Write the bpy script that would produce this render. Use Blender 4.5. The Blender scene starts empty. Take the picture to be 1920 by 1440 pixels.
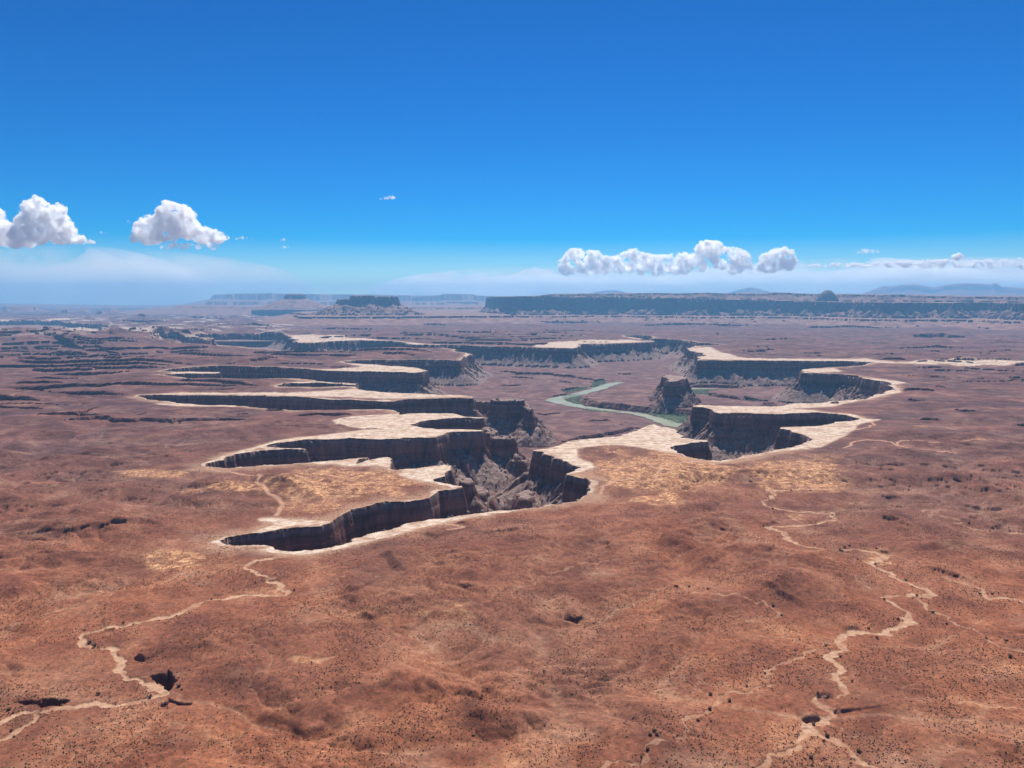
import bpy, math, random, time; _T0 = time.time()
import numpy as np
from mathutils import Vector
R = math.radians
random.seed(7); rng = np.random.default_rng(7)
scene = bpy.context.scene
C = scene.collection

# ------------------------------------------------------------------ camera, sky, sun, exposure
CAM_Z = 400.0
F = 1442.0                       # focal length in pixels of the 1920 px wide photograph
PITCH = math.atan((720 - 562) / F)
cam_d = bpy.data.cameras.new('camera')
cam_d.sensor_width = 36.0
cam_d.lens = 36.0 * F / 1920.0
cam_d.clip_start = 1.0
cam_d.clip_end = 400000.0
cam = bpy.data.objects.new('camera', cam_d); C.objects.link(cam)
cam.location = (0, 0, CAM_Z)
cam.rotation_euler = (math.pi / 2 - PITCH, 0, 0)
scene.camera = cam

SUN_EL = R(53); SUN_AZ = R(8)   # azimuth from +Y (view direction), negative = to the left
world = bpy.data.worlds.new('World'); scene.world = world; world.use_nodes = True
wn = world.node_tree; wn.nodes.clear()
sky = wn.nodes.new('ShaderNodeTexSky'); sky.sky_type = 'NISHITA'; sky.sun_disc = False
sky.sun_elevation = SUN_EL; sky.sun_rotation = SUN_AZ
sky.altitude = 1800; sky.air_density = 1.0; sky.dust_density = 0.0; sky.ozone_density = 3.0
hs = wn.nodes.new('ShaderNodeHueSaturation'); hs.inputs['Saturation'].default_value = 1.85
hs.inputs['Hue'].default_value = 0.509; hs.inputs['Value'].default_value = 0.78
bg = wn.nodes.new('ShaderNodeBackground'); bg.inputs['Strength'].default_value = 0.055
wo = wn.nodes.new('ShaderNodeOutputWorld')
gm = wn.nodes.new('ShaderNodeGamma'); gm.inputs['Gamma'].default_value = 1.28
wn.links.new(sky.outputs[0], gm.inputs['Color']); wn.links.new(gm.outputs[0], hs.inputs['Color']); wn.links.new(hs.outputs[0], bg.inputs['Color'])
wn.links.new(bg.outputs[0], wo.inputs['Surface'])

sun_d = bpy.data.lights.new('sun', 'SUN'); sun_d.energy = 4.8; sun_d.angle = R(0.53); sun_d.color = (1.0, 0.94, 0.85)
sun = bpy.data.objects.new('sun', sun_d); C.objects.link(sun)
sdir = Vector((math.sin(SUN_AZ) * math.cos(SUN_EL), math.cos(SUN_AZ) * math.cos(SUN_EL), math.sin(SUN_EL)))
sun.rotation_euler = sdir.to_track_quat('Z', 'Y').to_euler()
scene.view_settings.view_transform = 'Standard'; scene.view_settings.look = 'None'
scene.view_settings.exposure = 0.35; scene.view_settings.gamma = 1.0
scene.render.engine = 'CYCLES'
scene.cycles.use_denoising = True
scene.cycles.volume_bounces = 40; scene.cycles.max_bounces = 40; scene.cycles.diffuse_bounces = 3
HAZE_DENSITY = 3.1e-5

# ------------------------------------------------------------------ helpers
cp, sp_ = math.cos(PITCH), math.sin(PITCH)
def ray(x, y):
    a = (x - 960.0) / F; b = (720.0 - y) / F
    return a, cp + b * sp_, b * cp - sp_          # X, Y, Z for a unit forward step
def ground(x, y, z=0.0):
    a, b, c = ray(x, y); k = (z - CAM_Z) / c
    return (a * k, b * k)
def at_range(x, r, y=572):
    a, b, _ = ray(x, y); n = math.hypot(a, b)
    return (a / n * r, b / n * r)
def z_at(y, r, x=960):
    a, b, c = ray(x, y)
    return CAM_Z + r * c / math.hypot(a, b)
def sstep(a, b, x):
    t = np.clip((x - a) / (b - a), 0, 1); return t * t * (3 - 2 * t)
_perm = rng.permutation(4096).astype(np.int32); _ang = rng.random(4096) * 2 * np.pi
_gx = np.cos(_ang).astype(np.float32); _gy = np.sin(_ang).astype(np.float32)
from concurrent.futures import ThreadPoolExecutor
_pool = ThreadPoolExecutor(4)
def perlin(x, y, seed=0):
    if x.ndim == 2 and x.shape[0] > 400:
        y = np.broadcast_to(y, x.shape); c = np.array_split(np.arange(x.shape[0]), 16)
        return np.concatenate(list(_pool.map(lambda k: _perlin(x[k[0]:k[-1] + 1], y[k[0]:k[-1] + 1], seed), c)))
    return _perlin(x, y, seed)
def _perlin(x, y, seed=0):
    x = x + seed * 17.31 + 1000.5; y = y + seed * 5.77 + 1000.5
    xi = np.floor(x).astype(np.int32); yi = np.floor(y).astype(np.int32)
    fx = (x - xi).astype(np.float32); fy = (y - yi).astype(np.float32)
    def g(ix, iy, dx, dy):
        h = _perm[(_perm[ix & 4095] + iy + seed * 131) & 4095]
        return _gx[h] * dx + _gy[h] * dy
    u = fx * fx * fx * (fx * (fx * 6 - 15) + 10); v = fy * fy * fy * (fy * (fy * 6 - 15) + 10)
    n00 = g(xi, yi, fx, fy); n10 = g(xi + 1, yi, fx - 1, fy)
    n01 = g(xi, yi + 1, fx, fy - 1); n11 = g(xi + 1, yi + 1, fx - 1, fy - 1)
    a = n00 + u * (n10 - n00); b = n01 + u * (n11 - n01)
    return (a + v * (b - a)) * 1.5
def fbm(x, y, wl, octv, seed=0, gain=0.5):
    s = np.zeros_like(x, dtype=np.float32); a = 1.0
    for o in range(octv):
        s += a * perlin(x / wl, y / wl, seed + o); wl *= 0.5; a *= gain
    return s

# ------------------------------------------------------------------ polar grid
T = np.arange(-0.80, 0.8001, 0.001).astype(np.float64)
ys = list(np.arange(1600, 830, -0.9)) + list(np.arange(830, 632, -0.3))
rows = [CAM_Z / math.tan(PITCH + math.atan((y - 720) / F)) for y in ys]
rows = [300.0, 340.0, 380.0, 420.0, 450.0] + [r for r in rows if r > 470]
rows += list(np.arange(rows[-1] + 40, 24500, 42.0)) + list(np.geomspace(24600, 52000, 95))
RR = np.array(rows)
cosA = 1 / np.sqrt(1 + T * T); sinA = T * cosA
X = (RR[:, None] * sinA[None, :]); Y = (RR[:, None] * cosA[None, :])
NR, NC = X.shape
DIST = np.broadcast_to(RR[:, None], X.shape)
def pts_world(pts, z=0.0): return [ground(x, y, z) for x, y in pts]
def subdivide(P, closed=True, rel=0.004, rough=0.09, lo=6.0, seed=1):
    rg = np.random.default_rng(seed); out = []
    n = len(P); cnt = n if closed else n - 1
    def rec(a, b):
        L = math.hypot(b[0] - a[0], b[1] - a[1]); r = math.hypot(*a)
        if L < max(lo, r * rel): return [a]
        o = rg.normal() * L * rough
        mx = (a[0] + b[0]) / 2 - (b[1] - a[1]) / L * o; my = (a[1] + b[1]) / 2 + (b[0] - a[0]) / L * o
        return rec(a, (mx, my)) + rec((mx, my), b)
    for i in range(cnt): out += rec(P[i], P[(i + 1) % n])
    if not closed: out.append(P[-1])
    return out
def window(a, b, W):
    ra, rb = math.hypot(*a), math.hypot(*b)
    i0 = np.searchsorted(RR, min(ra, rb) - W - 5); i1 = np.searchsorted(RR, max(ra, rb) + W + 5)
    ta, tb = a[0] / a[1], b[0] / b[1]; m = W / min(ra, rb) * 1.7
    j0 = np.searchsorted(T, min(ta, tb) - m); j1 = np.searchsorted(T, max(ta, tb) + m)
    return i0, i1, j0, j1
def segdist(D, P, W, closed=True, param=None, side=None):
    """min distance from grid points to polyline P, inside windows of W metres"""
    n = len(P); L = 0.0
    for i in range(n if closed else n - 1):
        a = P[i]; b = P[(i + 1) % n]
        i0, i1, j0, j1 = window(a, b, W)
        ll = math.hypot(b[0] - a[0], b[1] - a[1])
        if i1 > i0 and j1 > j0 and ll > 1e-6:
            x = X[i0:i1, j0:j1]; y = Y[i0:i1, j0:j1]
            dx, dy = b[0] - a[0], b[1] - a[1]
            t = np.clip(((x - a[0]) * dx + (y - a[1]) * dy) / (ll * ll), 0, 1)
            d = np.hypot(x - a[0] - t * dx, y - a[1] - t * dy)
            s = D[i0:i1, j0:j1]; m = d < s
            s[m] = d[m]
            if param is not None: param[i0:i1, j0:j1][m] = (L + t * ll)[m]
            if side is not None:
                side[i0:i1, j0:j1][m] = (dx * (y - a[1]) - dy * (x - a[0]))[m]
        L += ll
    return L
def inside(P):
    cnt = np.zeros((NR + 1, NC), np.int16)
    n = len(P)
    for i in range(n):
        a = P[i]; b = P[(i + 1) % n]
        ta, tb = a[0] / a[1], b[0] / b[1]; ra, rb = math.hypot(*a), math.hypot(*b)
        if ta > tb: ta, tb, ra, rb = tb, ta, rb, ra
        j0 = np.searchsorted(T, ta, 'left'); j1 = np.searchsorted(T, tb, 'left')
        if j1 <= j0: continue
        js = np.arange(j0, j1); rc = ra + (rb - ra) * (T[js] - ta) / (tb - ta)
        np.add.at(cnt, (np.searchsorted(RR, rc), js), 1)
    return (np.cumsum(cnt, axis=0)[:NR] % 2).astype(bool)
def poly_field(P, near=130, far=700, rel=0.004, rough=0.09, lo=6.0, seed=1):
    """signed distance: positive inside"""
    S = subdivide(P, True, rel, rough, lo, seed)
    D = np.full(X.shape, float(far))
    segdist(D, subdivide(P, True, 0.03, rough * 0, 60.0, seed), far)
    segdist(D, S, near)
    ins = inside(S)
    return np.where(ins, D, -D)
def soft_mask(pts, z=0.0, edge=0.0):
    return inside(pts_world(pts, z))

# ------------------------------------------------------------------ traced outlines (photograph pixels on the rim level)
MAIN = [(411,1016),(442,1006),(472,1001),(510,997),(545,991),(550,989.5),(575,989),(600,988),(622,980),(632,972),(641,966),(657,956),
(682,951),(705,944),(735,942),(780,939),(805,935),(818,926),(823,921.7),(850,919),(869,915),(866,912),(845,909),(825,905),(812,900),(822,897),(834,894),
(835,887),(846,880),(848,873),(831,871),(817,872.5),(785,877.5),(770,879),(745,881),(731,880),(733,870),(730,858),(722,857.2),(705,860),(690,862.5),
(678,867),(672,869.5),(668,868),(676,861),(695,857.2),(655,860),(610,864.5),(565,868),(520,872),(470,875),(425,878),(388,875),(386,870),(397,867.5),(422,857.5),(437,855),
(440,852),(460,849),(490,845),(525,842.5),(540,842),(576,843),(572,841),(530,840),(503,838.5),(501,836),(522,831),(565,825),(610,824),(655,821),(710,824),(750,822.5),
(785,820),(815,820.5),(829,816),(843,810.6),(875,809.5),(904,808.5),(904,806),(875,805),(843,805),(802,803),(781,799),(770,796),(787,791),(802,788),(831,785),
(856,783.5),(893,784.6),(907,784),(906,782),(877,781.5),(864,779),(852,775.5),(831,774.6),(802,775),(770,775),(750,777.5),(747,773),(735,768.5),(720,767.5),(700,767),
(650,768.5),(585,769.5),(520,767.5),(485,765),(460,761.5),(440,760),(360,757),(330,755.5),(290,750),(256,743),(262,741),(300,740),(360,741),(430,741),(510,743),(585,745.5),(630,749),(685,751),
(737,752.5),(750,750),(772,747.5),(808,747),(850,746),(885,747),(887,745.5),(885,743.5),(860,740.5),(812,739),(760,737),(700,733),(672,730),(668,725),(660,724.5),(595,726),(525,725),
(521,722),(545,717.5),(600,717),(667,722),(672,719),(600,714.5),(530,709),(470,712),(400,711),(330,706),(300,702.2),(350,700),(413,699.5),(413,697.5),(330,697),(300,696),(340,690),(360,688),(400,686),(475,687.5),
(550,690),(600,694),(650,696),(725,697),(772,699),(790,697.5),(802,694.5),(760,687.5),(712,684),(650,680),(640,678.5),(660,676),(750,674.5),(825,674.5),(862,676),(867,674),(876,668),(875,661),(850,654),
(825,651.5),(775,652),(720,653.5),(670,655),(620,657.5),(575,659),(540,658),(505,655),(470,652),(440,649),(400,647.5),(370,649),(330,648),(300,642),(278,631.5),(300,629.5),(350,630.5),(380,634),(388,638),
(372,630),(366,627),(400,625),(460,623.8),(515,625),(540,629),(550,633),(548,640),(560,642.5),(580,643),(615,640),(675,637.5),(735,639),(770,643),(775,646),(820,646.5),(870,647.3),(935,649.5),
(1010,652),(1060,652.8),(1081,652.5),(1082,645),(1110,645),(1142,644.5),(1180,643),(1222,641),(1228,639.5),(1205,637),(1172,631),(1172,629),(1190,628),(1217,629.5),(1222,634.5),(1250,635.5),
(1280,637.5),(1310,642.5),(1330,643.5),(1355,645.5),(1325,647.5),(1302,650),(1290,654.5),(1303,660),(1317,664),(1308,670.5),(1307,675),(1340,675.5),(1390,675.5),(1465,676),(1540,677),(1615,678),
(1640,679),(1625,682),(1610,685),(1575,687.5),(1545,689),(1520,691),(1503,693.5),(1500,696),(1503,699),(1540,700),(1577,701),(1615,707.5),(1650,714),(1670,721),(1675,727.5),(1660,737),(1630,745),(1590,750),(1545,754.5),
(1490,756),(1440,762),(1400,761.5),(1340,760.5),(1299,760.5),(1299,763),(1318,763.5),(1332,767),(1337,771),(1350,775),(1415,775.5),(1490,775),(1565,776),(1590,779.5),(1608,784),(1610,787),(1585,789.5),
(1565,791),(1535,798.5),(1500,800),(1465,800.5),(1462,804),(1480,806),(1505,815),(1516,820),(1511,829),(1490,837.5),(1460,842.5),(1420,851),(1380,860),(1350,864.5),(1325,862.5),(1285,854),(1270,849),
(1262,842),(1264,835.4),(1293,831.7),(1314,829),(1328,828.5),(1326,826),(1304,825),(1275,821),(1283,818.5),(1268,811),(1266,805),(1252,802),(1239,800),(1227,795),(1210,800),(1196,806),(1177,813.5),(1127,821),
(1100,823.5),(1072,826),(1047,835.6),(1020,841),(999.6,844),(1000,846),(1018,848),(1016,852),(1035,855),(1037,859.6),(1054,861.7),(1068,869),(1079,874),(1089,876.7),(1078,882),(1061,888),(1062,891),(1072,892),
(1085,896),(1102,899.5),(1109,905),(1103,911.7),(1105,917),(1100,924),(1092,931),(1085,937.7),(1060,941.5),(1033,945),(1010,951),(960,956.5),(910,960.6),(860,967),(835,972),(797,975.5),(770,980),(745,989),
(715,996),(685,1004),(660,1011),(650,1019),(610,1029),(575,1032),(557,1034),(530,1033),(516,1031),(510,1025),(467,1024),(422,1022)]
MAINW = pts_world(MAIN)
FARL = pts_world([(20,602),(75,601),(130,604),(136,606.5),(185,607),(196,611),(190,618),(230,624),(262,628.5),(190,630),(120,630),(70,624),(40,619),(-40,618),(-200,617),(-200,603)])

dmain = poly_field(MAINW, seed=3)
dfarl = poly_field(FARL, near=300, far=700, seed=4)
dhole = np.where(np.abs(dfarl) < np.abs(dmain), dfarl, dmain)
dhole = np.where((dmain > 0) | (dfarl > 0), np.maximum(dmain, dfarl), dhole)

# ------------------------------------------------------------------ base relief of the benches
Xf = X.astype(np.float32); Yf = Y.astype(np.float32)
wx = Xf + 45 * fbm(Xf, Yf, 240, 2, 40); wy = Yf + 45 * fbm(Xf, Yf, 240, 2, 50)
bill = np.abs(fbm(wx * 0.6, wy, 400, 3, 1)); bill2 = np.abs(fbm(wx, wy, 165, 4, 9, 0.55))
broad = fbm(Xf, Yf, 1500, 3, 20)
amp = 1.0 - 0.62 * sstep(1500, 3200, DIST)
bill3 = np.abs(fbm(wx, wy, 62, 3, 15, 0.6))
relief = amp * (31 * bill + 14 * bill2 + 3.0 * bill3 + 0.9 * fbm(Xf, Yf, 22, 3, 30)) + 7 * broad - 8
# fluted badlands slope right of centre
cx, cy = ground(1420, 1060)
fl_m = np.exp(-(((X - cx) / 260) ** 2 + ((Y - cy) / 220) ** 2))
fu = (X + 0.55 * Y) + 14 * fbm(Xf, Yf, 120, 3, 60)
relief += fl_m * 5.0 * np.abs(perlin(fu / 34, (Y - 0.55 * X) / 210, 61))
rimfade = sstep(0, 260, -dhole)
z = relief * (0.06 + 0.94 * rimfade)
z = np.where(dhole > 0, 0, z)

# dry washes -------------------------------------------------------
WASH = [
 ([(-30,1362),(20,1345),(75,1332),(100,1327),(150,1323),(195,1322),(240,1316),(275,1308),(300,1302),(312,1298),(310,1290),(285,1280),(255,1272),(232,1265),(222,1255),(228,1240),(215,1228),(195,1217),(170,1213),(150,1207),(150,1195),(170,1188),(205,1181),(260,1169),(320,1157),(345,1145),(370,1132),(400,1124),(440,1119),(500,1117),(535,1115),(541,1110),(525,1095),(500,1082),(470,1068),(458,1061),(470,1057),(510,1050),(560,1038)], 5.5, 1.0),
 ([(75,1332),(65,1348),(50,1358),(25,1372),(-20,1392)], 4.0, 0.8),
 ([(1680,1450),(1630,1433),(1600,1415),(1590,1400),(1560,1385),(1530,1375),(1515,1362),(1525,1353),(1548,1350),(1566,1343),(1565,1335),(1545,1325),(1528,1315),(1530,1307),(1565,1309),(1582,1303),(1582,1290),(1565,1275),(1562,1262),(1580,1256),(1572,1245),(1556,1236),(1565,1222),(1575,1205),(1583,1190),(1600,1184),(1640,1188),(1660,1180),(1690,1176),(1712,1168),(1705,1155),(1685,1140),(1665,1128),(1655,1122),(1672,1119),(1700,1120),(1740,1122),(1750,1115),(1740,1108),(1710,1097),(1690,1092),(1670,1076),(1640,1066),(1630,1058),(1640,1050),(1660,1046),(1640,1038),(1590,1032),(1540,1030),(1510,1026),(1490,1018),(1470,1003),(1455,992),(1435,988),(1470,986),(1520,983),(1563,977),(1555,962),(1520,958),(1470,955),(1435,948),(1428,941),(1445,932),(1480,920),(1500,916),(1560,918)], 5.0, 1.0),
 ([(1722,1124),(1735,1138),(1765,1152),(1800,1172),(1825,1178),(1845,1195),(1870,1210),(1925,1226)], 4.0, 0.7),
 ([(1765,1082),(1785,1090),(1822,1098),(1835,1112),(1855,1122),(1925,1131)], 4.0, 0.8),
 ([(1515,1370),(1500,1380),(1495,1402),(1460,1415),(1440,1432),(1425,1450)], 3.2, 0.8),
 ([(1452,1285),(1438,1280),(1435,1268),(1450,1250),(1480,1238),(1510,1222),(1560,1217)], 3.0, 0.6),
 ([(1452,1285),(1420,1288),(1370,1294),(1352,1302),(1345,1315),(1320,1340),(1285,1378),(1250,1390),(1210,1400),(1160,1425),(1120,1445)], 2.6, 0.5),
 ([(1735,969),(1755,963),(1742,972),(1780,977),(1790,986),(1850,999),(1920,1003)], 3.5, 0.6),
 ([(560,1246),(590,1252),(620,1243),(650,1230)], 2.5, 0.4),
 ([(535,1160),(565,1140),(595,1118),(620,1100),(645,1080)], 1.6, 0.3),
 ([(955,1112),(1010,1090),(1060,1075),(1110,1062),(1160,1052)], 1.8, 0.35),
 ([(1280,1100),(1340,1120),(1400,1132),(1450,1145),(1462,1152),(1440,1160),(1400,1165)], 2.4, 0.5),
 ([(1540,1440),(1800,1318),(1860,1320),(1925,1328)][1:], 3.0, 0.45),
]
wash_m = np.zeros(X.shape, np.float32); wash_near = np.full(X.shape, 999.0)
n1w = fbm(Xf, Yf, 35, 3, 76)
wobble = 3.0 * fbm(Xf, Yf, 18, 2, 70)
for k, (pts, w, st) in enumerate(WASH):
    D = np.full(X.shape, 140.0)
    P = subdivide(pts_world(pts), False, 0.006, 0.16, 5.0, 100 + k)
    segdist(D, P, 140.0, False)
    sc = w * (0.44 + 0.42 * np.clip(fbm(Xf, Yf, 60, 2, 75) + 0.3, -0.15, 1.6))
    d2 = D + wobble
    wash_m = np.maximum(wash_m, st * (1 - sstep(sc * 0.75, sc * 1.25 + DIST * 0.0007, d2)) * np.clip(0.92 + 1.0 * n1w, 0.5, 0.95))
    wash_near = np.where(st > 0.45, np.minimum(wash_near, np.where(d2 > sc * 1.2, d2, 999)), wash_near)
    band = 1 - sstep(0, 130, D)
    z = z * (1 - 0.85 * band * (0.4 + 0.6 * st) * rimfade)
    z = z - st * 1.8 * np.clip((900 / DIST) ** 2, 0.1, 1) * (1 - sstep(sc * 0.9, sc * 1.5, d2)) * rimfade

# ------------------------------------------------------------------ rock ledges facing the viewer (left to right, far side up)
LEDGES = [
 ([(55,714),(100,716.5),(137,717),(183,714)],9),([(215,716),(252,715),(289,716.5)],9),([(300,716),(344,717),(406,720),(440,722),(500,724)],13),
 ([(0,727),(32,725),(131,726)],9),([(43,743),(92,743),(121,741),(190,740.5),(243,740)],13),([(-60,756),(0,755),(80,756)],13),([(43,749),(76,748.5)],7),
 ([(48,782),(100,780.5),(147,781),(151,779),(213,780),(263,780)],8),([(96,792),(119,794),(151,792),(179,789),(215,794),(240,793),(263,790),(321,790.5),(353,788),(390,786),(440,787)],9),
 ([(-30,766),(92,766)],4),([(360,786),(390,785),(465,785.5)],6),([(495,770),(540,769)],6),([(545,780),(610,778),(672,775.5)],7),([(437,779),(472,777.5)],6),([(467,797),(535,802),(582,805)],4),([(682,806),(712,806)],5),
 ([(280,648),(340,650),(395,649),(437,647.5)],14),([(207,662),(250,659),(287,656)],20),([(82,667),(105,666),(175,665)],20),([(170,672),(205,670),(250,669)],15),([(-40,675),(10,675)],14),([(42,671),(75,670)],15),
 ([(392,675),(455,676)],12),([(87,690),(150,690),(245,691),(330,689.5)],12),([(430,674),(520,677),(540,676)],10),([(470,667),(560,665),(640,664)],9),([(0,682),(90,684),(180,682)],8),([(230,683),(330,680)],8),
 ([(1642,675.5),(1704,677)],10),([(1776,681),(1830,680),(1845,683)],12),([(1888,688),(1990,688)],16),([(1715,634),(1760,631),(1835,633)],34),
 ([(1717,687),(1732,689),(1774,690)],8),([(1790,695),(1832,694)],5),([(1755,728),(1768,726),(1781,726)],8),([(1702,736),(1721,732),(1766,734)],8),([(1700,748),(1714,750)],6),([(1886,709),(1916,712)],8),
 ([(1785,766),(1804,769),(1837,771)],6),([(1721,788),(1747,788),(1768,791)],7),([(1900,799),(1940,797)],6),([(1555,756),(1576,756)],7),
 ([(1646,929),(1698,930)],5),([(1801,942.5),(1840,950),(1885,959)],7),([(1627,967),(1652,979),(1679,984.5),(1700,994),(1736,1003)],5),([(1812,979),(1828,982)],5),([(1839,992.6),(1868,998)],6),([(1427,986),(1465,982)],5),([(1679,951),(1695,951)],4),([(1551,960),(1562,967)],4),
 ([(1723,1064),(1763,1075),(1797,1085),(1833,1098)],6),([(1637,1036),(1670,1042)],4),([(1400,1095),(1427,1112),(1463,1128),(1510,1145)],6),([(1580,1182),(1617,1180)],3.5),([(1527,1307),(1567,1308)],3.5),([(1503,1352),(1547,1348)],4),([(1563,1330),(1573,1338)],4),
 ([(687,1053),(707,1049),(733,1060),(763,1077)],9),([(640,1108),(650,1107),(657,1113)],6),([(633,1128),(655,1134),(675,1138)],7),([(673,1155),(705,1160)],5),([(1057,1153),(1098,1153)],5),([(747,1170),(767,1177)],3.5),([(827,1060),(870,1057)],5),([(820,1077),(840,1073)],4),([(873,1110),(886,1104)],4),
 ([(1107,1015),(1140,1023),(1143,1038)],6),([(790,1000),(817,1010)],6),([(850,982),(880,987)],4),([(903,1003),(950,1004),(1003,1003)],4),
 ([(0,1017),(100,1012),(197,1007),(250,1000),(300,997),(333,997)],6),([(80,979),(130,977),(187,988)],4),([(283,983),(310,976),(340,970)],4),([(63,1047),(107,1048)],3),([(247,1233),(260,1236),(273,1243)],5),
 ([(395,1117),(425,1116)],3),([(220,1182),(195,1187)][::-1],3),
 ([(0,637),(37,637),(92,639),(132,632),(175,630),(265,629.5)],-95),
 ([(0,590),(60,588),(130,592),(200,590)],24),([(280,597),(340,595),(430,599)],26),([(350,612),(430,610),(520,613)],22),([(200,603),(270,604),(330,602)],24),([(560,617),(640,616),(720,619)],18),([(700,609),(780,608),(860,611)],22),([(880,604),(980,606),(1130,605)],24),([(1170,611),(1300,609),(1450,613)],22),([(1500,616),(1600,613),(1700,616)],20),([(820,624),(890,623),(960,626)],12),([(1000,621),(1080,619),(1150,621)],13),([(1400,640),(1500,638),(1600,641)],9),([(1650,655),(1760,652),(1850,656)],9),([(1380,655),(1480,654)],7),
 ([(0,655),(60,654),(110,657)],14),([(560,1010),(575,1010)],2)]
PITS = [([(277,1268),(290,1266),(300,1264),(310,1262),(318,1254),(322,1262),(333,1276),(326,1285),(317,1293),(308,1287),(300,1281),(285,1275)],24),
 ([(18,1312),(35,1314),(60,1311),(80,1308),(100,1307),(108,1311),(131,1312),(125,1318),(100,1322),(75,1328),(62,1321),(35,1318)],22),
 ([(300,1317),(312,1312),(316,1306),(335,1313),(362,1316),(358,1321),(330,1320),(318,1315),(312,1322),(300,1324)],11),([(248,1232),(258,1231),(268,1236),(275,1244),(262,1241),(250,1237)],7),
 ([(1503,1350),(1525,1348),(1548,1348),(1530,1354),(1512,1356)],5),([(1527,1306),(1567,1307),(1550,1311),(1530,1310)],4),([(1559,1328),(1572,1332),(1574,1340),(1563,1338)],5),([(1055,1152),(1098,1152),(1085,1157),(1060,1157)],4)]
for k, (pp, dep) in enumerate(PITS):
    dpit = poly_field(pts_world(pp), near=60, far=60, rel=0.003, rough=0.12, lo=2.5, seed=800 + k)
    z = z - dep * np.clip((dpit + 0.6 * fbm(Xf, Yf, 9, 2, 81)) / 2.5, 0, 1)
bumps = np.zeros(X.shape); jag = 3.0 * fbm(Xf, Yf, 26, 3, 80)
ledge_m = np.zeros(X.shape, np.float32)
def add_ledge(out_, P, h, k, amp_=1.0):
    r0 = math.hypot(*P[0]); big = h < 0; h = abs(h)
    chord = math.hypot(P[-1][0] - P[0][0], P[-1][1] - P[0][1])
    if r0 > 2600 and not big: h *= 1.35
    if r0 < 1500: h *= 1.05
    Lb = (1600 if big else min(60 + 9 * h + r0 * 0.012, 0.9 * chord + 30)); W = Lb * 2.2
    D = np.full(X.shape, W); sd = np.zeros(X.shape)
    S = subdivide(P, False, 0.006 if r0 < 2000 else 0.010, 0.10, 5.0, 200 + k)
    segdist(D, S, W, False, None, sd)
    ok = np.nonzero((D < W).any(1))[0]
    if len(ok) == 0: return
    sl = slice(ok[0], ok[-1] + 1); x_, y_ = X[sl], Y[sl]; D = D[sl]; sd = sd[sl]
    s = np.where(sd > 0, D, -D) + jag[sl] * (0.2 + r0 / 3000)
    u_ = ((x_ - P[0][0]) * (P[-1][0] - P[0][0]) + (y_ - P[0][1]) * (P[-1][1] - P[0][1])) / chord ** 2
    ramp = 620.0 if big else max((1.1 if r0 < 1800 else 0.7) * h, r0 * 0.0012)
    up = np.clip(s / ramp + (1 if big else 0.3), 0, 1)
    e = h * up * np.exp(-np.maximum(s, 0) / Lb) * (1 - sstep(W * 0.55, W, D))
    if big: e *= (1 - sstep(250, 900, np.where(u_ > 0.9, np.hypot(x_ - P[-1][0], y_ - P[-1][1]), 0))) * (1 + 0.25 * fbm(Xf[sl], Yf[sl], 220, 4, 90))
    else: e *= sstep(0, 0.30, u_) ** 0.7 * sstep(0, 0.30, 1 - u_) ** 0.7
    out_[sl] = np.maximum(out_[sl], e * (D < W))
for k, (pts, h) in enumerate(LEDGES): add_ledge(bumps, pts_world(pts), h, k)
z = z + bumps * sstep(-10, 40, -dhole)
# natural terracing of the middle distance on the left and on the far bench
tn = fbm(Xf * 0.36, Yf, 760, 3, 120, 0.42) * 2.6
tf = tn - np.floor(tn); terr = (np.floor(tn) + sstep(0.42, 0.5, tf)) * 17.0
tm = sstep(3000, 4200, DIST) * (1 - sstep(9000, 12000, DIST)) * sstep(0.25, -0.05, T[None, :]) + 0.42 * sstep(3300, 5200, DIST) * sstep(0.0, 0.25, T[None, :]) * (1 - sstep(9000, 12000, DIST))
z = z + tm * terr * sstep(60, 400, -dhole)
# broken needle country far left
nm = sstep(7600, 9500, DIST) * (1 - sstep(19000, 26000, DIST)) * sstep(-0.22, -0.30, T[None, :])
z = z + nm * (38 * np.abs(fbm(Xf, Yf, 900, 5, 130, 0.6)) - 8)

# ------------------------------------------------------------------ canyon
def stage(d, w1):     # cliff profile 0..1, an upper cap, a thin ledge, the main wall
    return np.interp(d / w1, [0, 0.28, 0.42, 1.0], [0, 0.30, 0.33, 1.0])
flute = 1.6 * fbm(Xf, Yf, 17, 3, 140) + 3.2 * fbm(Xf, Yf, 55, 2, 145)
CLIFF = 72.0; WC = 13.0
cone = 1 - np.abs(perlin(Xf / 105 + 0.3 * perlin(Xf / 60, Yf / 60, 3), Yf / 105, 150)) * 2.3
cone += 0.35 * (1 - np.abs(perlin(Xf / 38, Yf / 38, 151)) * 2.4)
gul = np.abs(perlin(Xf / 24, Yf / 24, 152)) * 4 + np.abs(perlin(Xf / 48, Yf / 48, 153)) * 7
floor = -137 + 9 * fbm(Xf, Yf, 420, 4, 160) + 3 * fbm(Xf, Yf, 60, 3, 165)
ft = fbm(Xf * 0.6, Yf, 300, 3, 170) * 2.6; ff = ft - np.floor(ft)
floor += (np.floor(ft) + sstep(0.40, 0.5, ff)) * 6.0
RIV_Z = -166.0
RIVPX = [(1165,717),(1147,720),(1137,723),(1122,729),(1102,734),(1077,741),(1050,746),(1041,750),(1054,755),(1077,760),(1110,765.5),(1147,770.5),(1189,775),(1220,782),(1241,788.5),(1262,796),(1290,801)]
RIVPX2 = [(1280,729),(1300,729),(1320,729),(1350,729.5)]
driv = np.full(X.shape, 200.0)
for rp in (RIVPX, RIVPX2): segdist(driv, pts_world(rp, RIV_Z), 200.0, False)
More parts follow.
